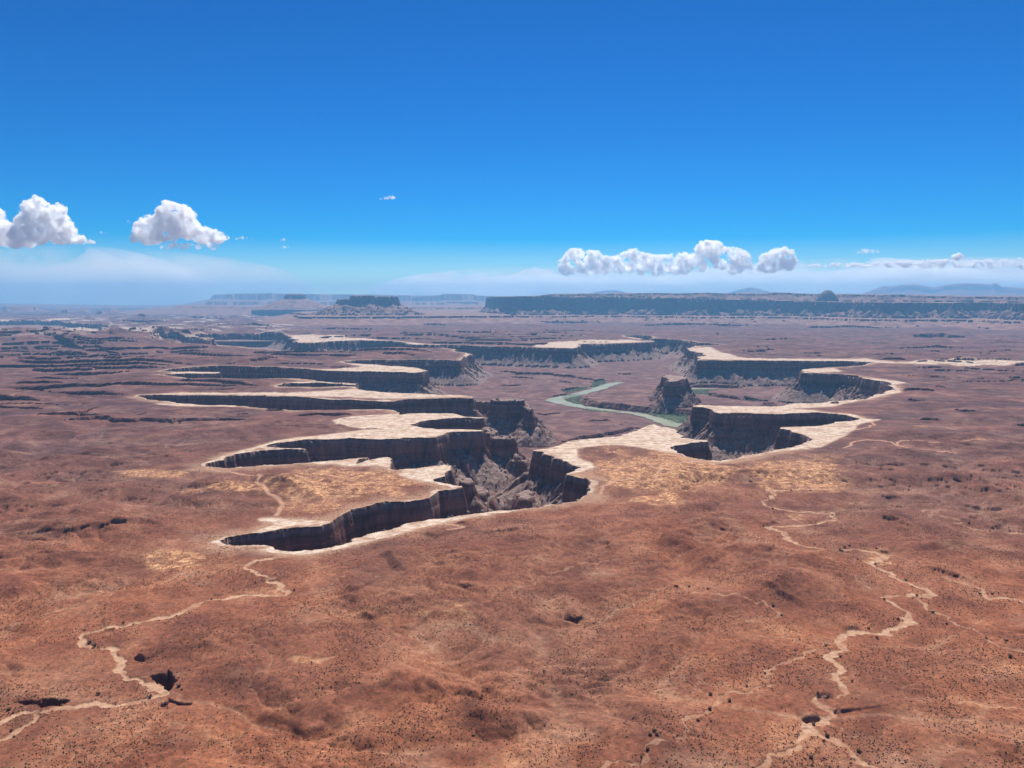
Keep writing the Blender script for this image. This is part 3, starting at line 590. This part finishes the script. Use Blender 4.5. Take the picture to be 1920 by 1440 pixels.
# ------------------------------------------------------------------ terrain objects from the grid
dR = np.diff(RR)[:, None]; jump = z[1:] - z[:-1]; prev = np.vstack([np.zeros((1, NC)), jump[:-1]])
snap = (jump > np.maximum(2.0, 0.35 * dR)) & (prev < 0.35 * jump)
RM = np.array(np.broadcast_to(RR[:, None], X.shape)); RM[:-1] = np.where(snap, np.maximum(RM[:-1], RM[1:] - 0.2 * jump), RM[:-1])
VX = np.stack([RM * sinA[None, :], RM * cosA[None, :], z], -1).reshape(-1, 3).astype(np.float32)
mesa_all = base_mesa & ~butte_m
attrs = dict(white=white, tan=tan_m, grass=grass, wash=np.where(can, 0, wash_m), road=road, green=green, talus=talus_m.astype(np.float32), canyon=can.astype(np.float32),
             mesa=(mesa_all | butte_m).astype(np.float32), pale=pale, far=sstep(750, 3000, DIST) * np.ones(X.shape), ridge=sstep(0.12, 0.55, bill + 0.5 * bill2))  # far drives the haze tint painted into the soil, by distance from the camera
attrs = {k: np.asarray(v, np.float32).reshape(-1) for k, v in attrs.items()}
idx = np.arange(NR * NC).reshape(NR, NC)
quads = np.stack([idx[:-1, :-1], idx[:-1, 1:], idx[1:, 1:], idx[1:, :-1]], -1).reshape(-1, 4)
_a = VX.reshape(NR, NC, 3); _d1 = _a[1:, 1:] - _a[:-1, :-1]; _d2 = _a[1:, :-1] - _a[:-1, 1:]
_n = np.cross(_d1, _d2); flatness = np.abs(_n[..., 2] / (np.linalg.norm(_n, axis=-1) + 1e-9)).reshape(-1); del _a, _d1, _d2, _n
rq0 = DIST[:-1, :-1].reshape(-1)
def face_any(m): m = m.reshape(NR, NC); return (m[:-1, :-1] | m[:-1, 1:] | m[1:, 1:] | m[1:, :-1]).reshape(-1)
def grid_object(name, sel):
    q = quads[sel]; used, inv = np.unique(q, return_inverse=True); inv = inv.reshape(q.shape).astype(np.int32)
    me = bpy.data.meshes.new(name); me.vertices.add(len(used)); me.vertices.foreach_set('co', VX[used].ravel())
    me.loops.add(inv.size); me.loops.foreach_set('vertex_index', inv.ravel())
    me.polygons.add(len(q)); me.polygons.foreach_set('loop_start', np.arange(0, inv.size, 4, dtype=np.int32))
    me.polygons.foreach_set('use_smooth', (flatness[sel] > 0.80) | (rq0[sel] < 2600) | (rq0[sel] > 19000))
    me.update(calc_edges=True)
    for k, v in attrs.items():
        a = me.attributes.new(k, 'FLOAT', 'POINT'); a.data.foreach_set('value', v[used])
    me.materials.append(TERR)
    ob = bpy.data.objects.new(name, me); C.objects.link(ob); ob['kind'] = 'structure'; return ob
fc = face_any(can); fb = face_any(butte_m) & ~fc; fm = face_any(mesa_all) & ~fc & ~fb
pxq = np.broadcast_to(PX, X.shape)[:-1, :-1].reshape(-1); rq = DIST[:-1, :-1].reshape(-1)
grid_object('ground', ~(fc | fb | fm)); grid_object('canyon', fc)
ek = fb & (rq < 16400) & (pxq < 1000); dm = fb & (pxq > 1400); el = fb & (pxq > 450) & (pxq < 650) & ~ek; lo = fb & ~(ek | dm | el)
for nm_, s_ in (('butte', ek), ('butte', el), ('rock_dome', dm), ('buttes', lo)):
    if s_.any(): grid_object(nm_, s_)
near_m = fm & (pxq > 925) ; bench_m = fm & (rq < 19500) & ~near_m; farm = fm & ~near_m & ~bench_m
for nm_, s_ in (('mesa', near_m), ('terrace', bench_m), ('mesa', farm)):
    if s_.any(): grid_object(nm_, s_)
# coarse ground behind the viewer and to the sides
def height(px_, py_):
    r = np.hypot(px_, py_); t = px_ / py_
    i = np.clip(np.interp(r, RR, np.arange(NR)), 0, NR - 1.001); j = np.clip((t - T[0]) / 0.001, 0, NC - 1.001)
    i0 = i.astype(int); j0 = j.astype(int); fi = i - i0; fj = j - j0
    return (z[i0, j0] * (1 - fi) + z[i0 + 1, j0] * fi) * (1 - fj) + (z[i0, j0 + 1] * (1 - fi) + z[i0 + 1, j0 + 1] * fi) * fj
bv = [(0, 0, -3)]; bf = []
angs = [math.atan(0.799) + (2 * math.pi - 2 * math.atan(0.799)) * i / 60 for i in range(61)]
fullr = [310, 900, 2500, 8000, 25000, 52000]
for r in fullr:
    for a in angs: bv.append((math.sin(a) * r, math.cos(a) * r, -3))
n_ = len(angs)
for k in range(len(fullr) - 1):
    for i in range(n_ - 1): bf.append((1 + k * n_ + i, 1 + k * n_ + i + 1, 1 + (k + 1) * n_ + i + 1, 1 + (k + 1) * n_ + i))
circ0 = len(bv)
for i in range(73): bv.append((math.sin(i * math.pi / 36) * 312, math.cos(i * math.pi / 36) * 312, -3))
for i in range(72): bf.append((0, circ0 + i, circ0 + i + 1))
me = bpy.data.meshes.new('terrain'); me.from_pydata(bv, [], bf); me.materials.append(TERR)
ob = bpy.data.objects.new('terrain', me); C.objects.link(ob); ob['kind'] = 'structure'

# ------------------------------------------------------------------ river
def ribbon(name, pts, widths, zz, mat):
    P = np.array([ground(x, y, zz) for x, y in pts]); out = []; wd = []
    for i in range(len(P) - 1):
        for t in np.linspace(0, 1, 8, endpoint=False):
            p0 = P[max(i - 1, 0)]; p1 = P[i]; p2 = P[i + 1]; p3 = P[min(i + 2, len(P) - 1)]
            out.append(0.5 * ((2 * p1) + (-p0 + p2) * t + (2 * p0 - 5 * p1 + 4 * p2 - p3) * t * t + (-p0 + 3 * p1 - 3 * p2 + p3) * t ** 3)); wd.append(widths[i] * (1 - t) + widths[i + 1] * t)
    out = np.array(out); tg = np.gradient(out, axis=0); tg /= np.linalg.norm(tg, axis=1)[:, None]; nr = np.stack([-tg[:, 1], tg[:, 0]], -1)
    v = []; f = []
    for i, (p, n, w) in enumerate(zip(out, nr, wd)):
        w = w * (1 + 0.12 * math.sin(i * 0.9) + 0.08 * math.sin(i * 2.3))
        v += [(p[0] + n[0] * w / 2, p[1] + n[1] * w / 2, zz), (p[0] - n[0] * w / 2, p[1] - n[1] * w / 2, zz)]
        if i: f.append((2 * i - 2, 2 * i - 1, 2 * i + 1, 2 * i))
    me = bpy.data.meshes.new(name); me.from_pydata(v, [], f); me.materials.append(mat)
    ob = bpy.data.objects.new(name, me); C.objects.link(ob); ob['kind'] = 'structure'; return ob
WATER = simple('silty_river_water', [(0.35, (0.17, 0.19, 0.10)), (0.65, (0.25, 0.26, 0.15))], 0.01, 0.45, 0.3)
ribbon('river', RIVPX,
       [60,75,85,80,75,75,90,110,95,85,70,60,60,65,85,95,80], RIV_Z + 4.2, WATER)
ribbon('river', RIVPX2, [60,60,45,20], RIV_Z + 4.2, WATER)

# ------------------------------------------------------------------ scattered plants and rocks (real small meshes)
ico_v = []; t_ = (1 + 5 ** 0.5) / 2
for a in (-1, 1):
    for b2 in (-t_, t_): ico_v += [(a, b2, 0), (0, a, b2), (b2, 0, a)]
ico_v = np.array(ico_v) / math.hypot(1, t_)
from itertools import combinations
ed = 2 / math.hypot(1, t_)
ico_f = [c for c in combinations(range(12), 3) if all(abs(np.linalg.norm(ico_v[a] - ico_v[b3]) - ed) < 1e-3 for a, b3 in combinations(c, 2))]
ico_f = np.array([c if np.dot(np.cross(ico_v[c[1]] - ico_v[c[0]], ico_v[c[2]] - ico_v[c[0]]), ico_v[c[0]]) > 0 else (c[0], c[2], c[1]) for c in ico_f])
OCT_V = np.array([(1, 0, 0), (-1, 0, 0), (0, 1, 0), (0, -1, 0), (0, 0, 1), (0, 0, -1)], float)
OCT_F = np.array([(0, 2, 4), (2, 1, 4), (1, 3, 4), (3, 0, 4), (2, 0, 5), (1, 2, 5), (3, 1, 5), (0, 3, 5)])
ICO_V, ICO_F = ico_v, ico_f
def clumps(name, px_, py_, pz_, w, h, mat, kind='stuff', seed=1, small=False):
    ico_v, ico_f = (OCT_V, OCT_F) if small else (ICO_V, ICO_F); nv = len(ico_v)
    rg = np.random.default_rng(seed); n = len(px_)
    V = ico_v[None] * (1 + 0.35 * (rg.random((n, nv, 1)) - 0.5)) * np.stack([w * (0.4 + 0.2 * rg.random(n)), w * (0.4 + 0.2 * rg.random(n)), h * 0.6], -1)[:, None, :]
    V[:, :, 0] += px_[:, None]; V[:, :, 1] += py_[:, None]; V[:, :, 2] += (pz_ + h * 0.4)[:, None]
    Fc = (ico_f[None] + (np.arange(n) * nv)[:, None, None]).reshape(-1, 3).astype(np.int32)
    me = bpy.data.meshes.new(name); me.vertices.add(n * nv); me.vertices.foreach_set('co', V.astype(np.float32).ravel())
    me.loops.add(Fc.size); me.loops.foreach_set('vertex_index', Fc.ravel()); me.polygons.add(len(Fc)); me.polygons.foreach_set('loop_start', np.arange(0, Fc.size, 3, dtype=np.int32))
    me.update(calc_edges=True); me.materials.append(mat)
    ob = bpy.data.objects.new(name, me); C.objects.link(ob); ob['kind'] = kind; return ob
SHRUB = simple('desert_shrub_foliage', [(0.35, (0.105, 0.064, 0.038)), (0.65, (0.19, 0.125, 0.072))], 0.08)
GREENS = simple('riverside_foliage', [(0.35, (0.12, 0.16, 0.085)), (0.65, (0.20, 0.235, 0.14))], 0.05)
def sample_field(n, r0, r1, pw=1.0, seed=5):
    rg = np.random.default_rng(seed)
    r = r0 + (r1 - r0) * rg.random(n) ** pw; t = (rg.random(n) * 2 - 1) * 0.76
    a = np.arctan(t); return np.sin(a) * r, np.cos(a) * r
def lookup(A, px_, py_):
    i = np.clip(np.searchsorted(RR, np.hypot(px_, py_)), 0, NR - 1); j = np.clip(((px_ / py_ - T[0]) / 0.001).astype(int), 0, NC - 1); return A[i, j]
sx_, sy_ = sample_field(290000, 520, 2300, 1.1)
dens = 0.55 + 1.3 * fbm(sx_.astype(np.float32), sy_.astype(np.float32), 90, 3, 400)
keep = (rng.random(len(sx_)) < np.clip(dens, 0.06, 1)) & (lookup(wash_m, sx_, sy_) < 0.3) & (lookup(dhole, sx_, sy_) < -8) & (lookup(white, sx_, sy_) < 0.4)
sx_, sy_ = sx_[keep], sy_[keep]; w_ = 0.55 + 1.3 * rng.random(len(sx_)) ** 3
clumps('scrub', sx_, sy_, height(sx_, sy_), w_, w_ * 0.75, SHRUB, small=True)['label'] = 'dark low desert scrub dotted over the red slopes'
# single bushes beside the washes: one object each, with a foliage mound and a stem
def bush_parts(seed):
    rg = np.random.default_rng(seed); V = []; Fc = []
    for q in range(9):
        a = rg.random() * 6.28; rr_ = 0.30 * rg.random() ** 0.5; sc = 0.20 + 0.10 * rg.random()
        o = len(V); off = np.array([math.cos(a) * rr_, math.sin(a) * rr_, 0.30 + 0.22 * rg.random()])
        V += [tuple(v) for v in ico_v * sc * (1 + 0.5 * (rg.random((12, 1)) - 0.5)) + off]; Fc += [tuple(int(o + i) for i in f) for f in ico_f]
    crown = bpy.data.meshes.new('crown'); crown.from_pydata(V, [], Fc); crown.materials.append(SHRUB)
    tv = []
    for zz, rd in ((-0.1, 0.05), (0.35, 0.03)):
        for i in range(6): tv.append((math.cos(i * 1.047) * rd, math.sin(i * 1.047) * rd, zz))
    trunk = bpy.data.meshes.new('trunk'); trunk.from_pydata(tv, [], [(i, (i + 1) % 6, (i + 1) % 6 + 6, i + 6) for i in range(6)]); trunk.materials.append(SHRUB)
    return crown, trunk
BP = [bush_parts(s_) for s_ in (1, 2, 3)]
bx_, by_ = sample_field(60000, 560, 1900, 1.0, 77); wv = lookup(wash_near, bx_, by_); wv2 = lookup(wash_m, bx_, by_)
kk = np.nonzero((wv > 0) & (wv < 16) & (np.abs(bx_ / by_) < 0.72))[0][:85]
bzz = height(bx_[kk], by_[kk])
for q, (x_, y_, z_) in enumerate(zip(bx_[kk], by_[kk], bzz)):
    root = bpy.data.objects.new('bush', None); C.objects.link(root); root.location = (x_, y_, z_); sz = 2.6 + 2.4 * rng.random()
    root.scale = (sz, sz, sz * 0.9); root.rotation_euler[2] = rng.random() * 6.28; cr_, tr_ = BP[q % 3]
    for n_m, dm_ in (('crown', cr_), ('trunk', tr_)):
        o_ = bpy.data.objects.new(n_m, dm_); C.objects.link(o_); o_.parent = root
    root['label'] = 'dark rounded desert bush growing at the edge of a pale dry wash'; root['category'] = 'bush'; root['group'] = 'dark bushes along the dry washes'
# riverside thickets
gi, gj = np.nonzero((green_raw > 0) & can & (z < RIV_Z + 9)); pick = rng.integers(0, len(gi), 5200)
gx_ = X[gi[pick], gj[pick]] + rng.normal(0, 6, 5200); gy_ = Y[gi[pick], gj[pick]] + rng.normal(0, 10, 5200); w_ = 4 + 5 * rng.random(5200)
clumps('thicket', gx_, gy_, height(gx_, gy_), w_, w_ * 0.40, GREENS, seed=2)['label'] = 'green tamarisk and willow thicket along the river bends'
# rubble on talus
ti, tj = np.nonzero((talus_m > 0.6) & can & (DIST < 4300)); pick = rng.integers(0, len(ti), 5000)
rx_, ry_ = X[ti[pick], tj[pick]], Y[ti[pick], tj[pick]]; w_ = 1.6 + 9 * rng.random(5000) ** 4
ROCK = simple('fallen_sandstone', [(0.35, (0.19, 0.14, 0.115)), (0.65, (0.36, 0.29, 0.24))], 0.03)
clumps('rubble', rx_, ry_, height(rx_, ry_), w_, w_ * 0.8, ROCK, seed=3)['label'] = 'pale fallen rubble strewn over the talus slopes'
# ------------------------------------------------------------------ mountains far beyond, higher than the plateau
def range_mesh(name, prof, r, depth, seed):
    xs = np.linspace(prof[0][0], prof[-1][0], 160); yt = np.interp(xs, [p[0] for p in prof], [p[1] for p in prof]); v = []; f = []
    for i, x in enumerate(xs):
        top = z_at(yt[i], r, x); n = 24
        for j in range(n + 1):
            q = j / n; rr = r - depth + 2 * depth * q; hgt = 1 - abs(2 * q - 1)
            gx_, gy_ = at_range(x, rr)
            nz = float(perlin(np.array([gx_ / 1500]), np.array([gy_ / 1500]), seed)[0] + 0.5 * perlin(np.array([gx_ / 600]), np.array([gy_ / 600]), seed)[0])
            v.append((gx_, gy_, max(0, top) * hgt * (1 + 0.22 * nz * (1 - hgt)) - 5))
        if i:
            for j in range(n): a = (i - 1) * (n + 1) + j; f.append((a, a + n + 1, a + n + 2, a + 1))
    me = bpy.data.meshes.new(name); me.from_pydata(v, [], f); me.materials.append(TERR)
    for p in me.polygons: p.use_smooth = True
    ob = bpy.data.objects.new(name, me); C.objects.link(ob); ob['kind'] = 'structure'
range_mesh('mountains', [(1585,556),(1615,551),(1640,541),(1655,536),(1670,537),(1685,534),(1710,533),(1735,536),(1750,539),(1770,534),(1800,531),(1830,531),(1855,533),(1862,530),(1875,537),(1890,538),(1925,541),(2000,548),(2060,556)], 46000, 4000, 5)
range_mesh('mountains', [(1345,554),(1365,549),(1395,541),(1407,538.5),(1425,542),(1450,550),(1462,554)], 46500, 2600, 6)
range_mesh('mountains', [(1095,555),(1110,549),(1130,545),(1150,544),(1168,546),(1182,553)], 46500, 2200, 7)
# ------------------------------------------------------------------ clouds
def cloud_mat(name, dens, carve=None):
    m, nt, out = nodes(name); pv = nt.nodes.new('ShaderNodeVolumePrincipled'); pv.inputs['Color'].default_value = (1, 1, 1, 1)
    pv.inputs['Density'].default_value = dens; pv.inputs['Anisotropy'].default_value = 0.55; nt.links.new(pv.outputs[0], out.inputs['Volume'])
    if carve:
        b = NB(nt); tc = b.n('ShaderNodeTexCoord')
        nz = b.noise(tc.outputs['Object'], carve[0], 6, 0.62, 0.3)
        b.L(b.math('MULTIPLY', b.ramp(nz, [(carve[1], (0,) * 3), (carve[2], (1,) * 3)]), dens), pv.inputs['Density'])
    return m
def puff_mat():
    m, nt, out = nodes('cumulus_vapour'); b = NB(nt); d = b.n('ShaderNodeBsdfDiffuse'); d.inputs['Color'].default_value = (0.95, 0.95, 0.95, 1)
    t = b.n('ShaderNodeBsdfTranslucent'); t.inputs['Color'].default_value = (0.93, 0.94, 0.96, 1); mx = b.n('ShaderNodeMixShader'); mx.inputs[0].default_value = 0.45
    bp = b.n('ShaderNodeBump'); bp.inputs['Strength'].default_value = 0.6; bp.inputs['Distance'].default_value = 250.0
    b.L(b.noise(b.pos(), 0.003, 5, 0.6), bp.inputs['Height']); b.L(bp.outputs[0], d.inputs['Normal'])
    b.L(d.outputs[0], mx.inputs[1]); b.L(t.outputs[0], mx.inputs[2]); b.L(mx.outputs[0], out.inputs['Surface']); return m
CUM = cloud_mat('cumulus_vapour', 0.022, (1 / 420.0, 0.45, 0.55)); WISP = cloud_mat('thin_vapour', 0.009, (1 / 160.0, 0.46, 0.58))
def cloud(label, prof, base, r, mat, n=120, rs=(5, 13), voxel=None, thick=0.3, seed=0, disp=1.0, group=None):
    rg = random.Random(seed); px_m = r / F; V = []; Fc = []
    xs = [p[0] for p in prof]; yt = [p[1] for p in prof]
    blobs = []
    for k in range(int(n * 0.95)):
        x = rg.uniform(xs[0], xs[-1]); t = float(np.interp(x, xs, yt)); h = base - t
        if h < 1: continue
        if k % 3: rad = min(rg.uniform(rs[0] * 0.7, rs[1] * 0.8), max(h * 0.5, 1.2)); y = t + rad * rg.uniform(0.85, 1.4)
        else: rad = min(rs[1] * rg.uniform(0.8, 1.4), max(h * 0.5, 1.0)); y = rg.uniform(min(t + rad, base - rad * 0.4), base - rad * 0.4)
        wd = h * thick; blobs.append((x, y, rg.uniform(-wd, wd), rad, 0))
    q = 0
    while q < len(blobs):
        x, y, dpt, rad, lv = blobs[q]; q += 1
        if lv < 2 and rad > 1.1:
            for _ in range(9 if lv == 0 else 5):
                a = rg.uniform(-0.5, math.pi + 0.5); e = rg.uniform(-1.2, 1.2); rr = rad * rg.uniform(0.22, 0.48)
                ny = y - math.sin(a) * math.cos(e) * rad * 0.92
                if ny < base - rr * 0.2: blobs.append((x + math.cos(a) * math.cos(e) * rad * 0.95, ny, dpt - abs(math.sin(e)) * rad * 0.9, rr, lv + 1))
    for x, y, dpt, rad, lv in blobs:
        cx_, cy_ = at_range(x, r + dpt * px_m); cz_ = z_at(y, r, x); o = len(V); src = ICO2 if lv < 2 else ICO1
        V += [(cx_ + p[0] * rad * px_m, cy_ + p[1] * rad * px_m, cz_ + p[2] * rad * px_m * 0.92) for p in src[0]]
        Fc += [tuple(o + q2 for q2 in f) for f in src[1]]
    c0 = at_range((xs[0] + xs[-1]) / 2, r); z0 = z_at(base, r); V = [(a - c0[0], b3 - c0[1], c3 - z0) for a, b3, c3 in V]
    me = bpy.data.meshes.new('cloud'); me.from_pydata(V, [], Fc); ob = bpy.data.objects.new('cloud', me); C.objects.link(ob); ob.location = (c0[0], c0[1], z0)
    vx = (voxel or 0.62) * px_m
    md = ob.modifiers.new('merge', 'REMESH'); md.mode = 'VOXEL'; md.voxel_size = vx
    for sc, st in ((9.0, 6.0), (3.0, 3.0)):
        tx_ = bpy.data.textures.new('billow', 'CLOUDS'); tx_.noise_scale = sc * px_m; tx_.noise_depth = 3
        d = ob.modifiers.new('billow', 'DISPLACE'); d.texture = tx_; d.texture_coords = 'LOCAL'; d.strength = st * px_m * (1 if rs[0] > 3 else 0.4); d.mid_level = 0.5
    bpy.context.view_layer.update()
    ev = ob.evaluated_get(bpy.context.evaluated_depsgraph_get()); nm = bpy.data.meshes.new_from_object(ev); ob.modifiers.clear(); ob.data = nm; nm.name = 'cloud'
    nm.materials.clear(); nm.materials.append(mat)
    for p in nm.polygons: p.use_smooth = True
    ob['label'] = label; ob['category'] = 'cloud'
    if group: ob['group'] = group
    return ob
import bmesh
_b = bmesh.new(); bmesh.ops.create_icosphere(_b, subdivisions=2, radius=1.0); _b.verts.ensure_lookup_table()
_c = bmesh.new(); bmesh.ops.create_icosphere(_c, subdivisions=1, radius=1.0); _c.verts.ensure_lookup_table(); ICO1 = ([tuple(v.co) for v in _c.verts], [tuple(v.index for v in f.verts) for f in _c.faces]); _c.free()
ICO2 = ([tuple(v.co) for v in _b.verts], [tuple(v.index for v in f.verts) for f in _b.faces]); _b.free()
cloud('tall white cumulus with a pointed top, near the left edge of the sky', [(30,428),(45,414),(58,396),(66,378),(84,368),(100,384),(112,388),(122,382),(134,398),(137,412),(134,432),(150,440),(170,447),(188,454)], 456, 40700, CUM, 150, (5, 13), seed=1)
cloud('white cumulus cut off by the left edge of the photo', [(-60,420),(-30,400),(0,391),(10,393),(18,410),(22,425),(34,436),(46,445)], 456, 41800, CUM, 90, (5, 12), seed=2)
cloud('lone white cumulus with a rounded summit, left of the big butte', [(254,446),(262,436),(270,424),(274,408),(290,404),(304,402),(308,388),(320,376),(333,380),(350,386),(362,394),(370,406),(374,420),(395,430),(415,434),(430,436),(431,449)], 453, 39600, CUM, 160, (5, 12), seed=3)
cloud('ragged white shred hanging just beneath the lone cumulus', [(306,462),(322,455),(350,456),(385,456),(412,458),(414,464)], 467, 39600, WISP, 60, (2.5, 5), seed=4, thick=0.8)
cloud('long lumpy bank of white cumulus above the right hand mesa', [(1052,505),(1056,484),(1062,472),(1078,464),(1092,470),(1118,470),(1138,482),(1158,480),(1172,470),(1188,467),(1206,475),(1235,478),(1270,475),(1300,472),(1306,458),(1318,452),(1340,452),(1352,462),(1380,464),(1396,472),(1404,486),(1408,504)], 512, 48400, CUM, 330, (4, 9), seed=5)
cloud('small mushroom shaped cumulus at the right end of the long cloud bank', [(1424,490),(1430,475),(1445,467),(1465,464),(1484,470),(1497,480),(1496,492),(1484,503)], 508, 48400, CUM, 90, (4, 8), seed=6)
cloud('low flat streak of white cloud running to the right edge of the photo', [(1440,506),(1490,496),(1560,493),(1640,491),(1700,488),(1760,487),(1840,486),(1925,484),(1990,486)], 500, 46200, CUM, 300, (3.5, 6.5), seed=7)
cloud('tiny round puff standing up from the flat streak of cloud', [(1780,486),(1785,477),(1792,473),(1799,479),(1801,487)], 488, 49500, CUM, 30, (2.5, 4), seed=8)
cloud('small thin white wisp alone in the blue sky above the butte', [(716,372),(726,368),(738,366),(748,371)], 374, 38500, WISP, 26, (2, 3), seed=9)
cloud('small flat wisp high above the right hand mountains', [(1602,472),(1614,467),(1632,468),(1642,471)], 475, 38500, WISP, 60, (1.8, 3), seed=10)
cloud('faint wisp between the two left cumulus clouds', [(186,437),(198,433),(211,437)], 439, 39600, WISP, 16, (1.6, 2.6), seed=11)
cloud('small wisp just to the right of the lone cumulus', [(447,446),(462,443),(477,447)], 449, 39600, WISP, 18, (1.6, 2.8), seed=12)
cloud('long thin flat wisp low in the sky left of the cloud bank', [(806,515),(830,511),(850,511),(872,515)], 518, 46750, WISP, 80, (1.8, 2.8), seed=13)
cloud('thin flat wisp touching the left end of the cloud bank', [(975,507),(1000,504),(1030,505),(1060,513)], 516, 47300, WISP, 110, (2.2, 3.2), seed=14)
cloud('tiny puff beside the left shoulder of the lone cumulus', [(244,416),(248,411),(253,416)], 419, 39600, WISP, 8, (1.6, 2.6), seed=15)
cloud('upper of two tiny puffs right of the lone cumulus', [(531,450),(538,446),(546,450)], 451, 39600, WISP, 8, (1.5, 2.4), seed=16)
cloud('lower of two tiny puffs right of the lone cumulus', [(530,463),(538,460),(547,463)], 465, 39600, WISP, 8, (1.5, 2.4), seed=17)
def veil(label, x0, x1, y0, y1, r, dens, seed):
    rg = random.Random(seed); V = []; Fc = []; px_m = r / F
    for k in range(1):
        x = (x0 + x1) / 2; rx = (x1 - x0) / 2; y = (y0 + y1) / 2; ry = (y1 - y0) / 2
        cx_, cy_ = at_range(x, r); cz_ = z_at(y, r, x); n1_, n2_ = 64, 24
        for i in range(n2_ + 1):
            for j in range(n1_):
                a = j / n1_ * 2 * math.pi; e = (i / n2_ - 0.5) * math.pi
                w = 1 + 0.16 * math.sin(3 * a + seed) + 0.09 * math.sin(7 * a + 2 * seed)
                V.append((math.cos(e) * math.cos(a) * rx * px_m * w, math.cos(e) * math.sin(a) * 6000, math.sin(e) * ry * px_m * (1 + 0.25 * math.sin(5 * a + seed))))
        for i in range(n2_):
            for j in range(n1_): a = i * n1_ + j; b3 = i * n1_ + (j + 1) % n1_; Fc.append((a, b3, b3 + n1_, a + n1_))
    me = bpy.data.meshes.new('cloud'); me.from_pydata(V, [], Fc); me.materials.append(cloud_mat('veil_vapour', dens, (1 / 5200.0, 0.36, 0.66)))
    ob = bpy.data.objects.new('cloud', me); C.objects.link(ob); ob.location = (cx_, cy_, cz_); ob.rotation_euler[2] = -math.atan2(cx_, cy_)
    ob['label'] = label; ob['category'] = 'cloud'
veil('broad pale veil of thin cloud on the left horizon', -150, 480, 486, 600, 82000, 0.0006, 1)
veil('broad pale veil of thin cloud low behind the right hand mountains', 1150, 2100, 500, 590, 90000, 0.0010, 2)
veil('narrow pale veil of cloud above the middle of the horizon', 700, 1300, 510, 590, 90000, 0.0010, 3)

# ------------------------------------------------------------------ haze
def box(name, lo_, hi_):
    v = [(x, y, q) for x in (lo_[0], hi_[0]) for y in (lo_[1], hi_[1]) for q in (lo_[2], hi_[2])]
    f = [(0, 1, 3, 2), (4, 6, 7, 5), (0, 4, 5, 1), (2, 3, 7, 6), (0, 2, 6, 4), (1, 5, 7, 3)]
    me = bpy.data.meshes.new(name); me.from_pydata(v, [], f); ob = bpy.data.objects.new(name, me); C.objects.link(ob); return ob
hz = box('haze', (-56000, -56000, float(z.min()) - 1), (56000, 55000, 1420)); hz['kind'] = 'stuff'
hm, nt, out = nodes('blue_air'); pv = nt.nodes.new('ShaderNodeVolumePrincipled')
pv.inputs['Color'].default_value = (0.24, 0.60, 1.0, 1); pv.inputs['Density'].default_value = HAZE_DENSITY; pv.inputs['Anisotropy'].default_value = 0.25
nt.links.new(pv.outputs[0], out.inputs['Volume']); hz.data.materials.append(hm)
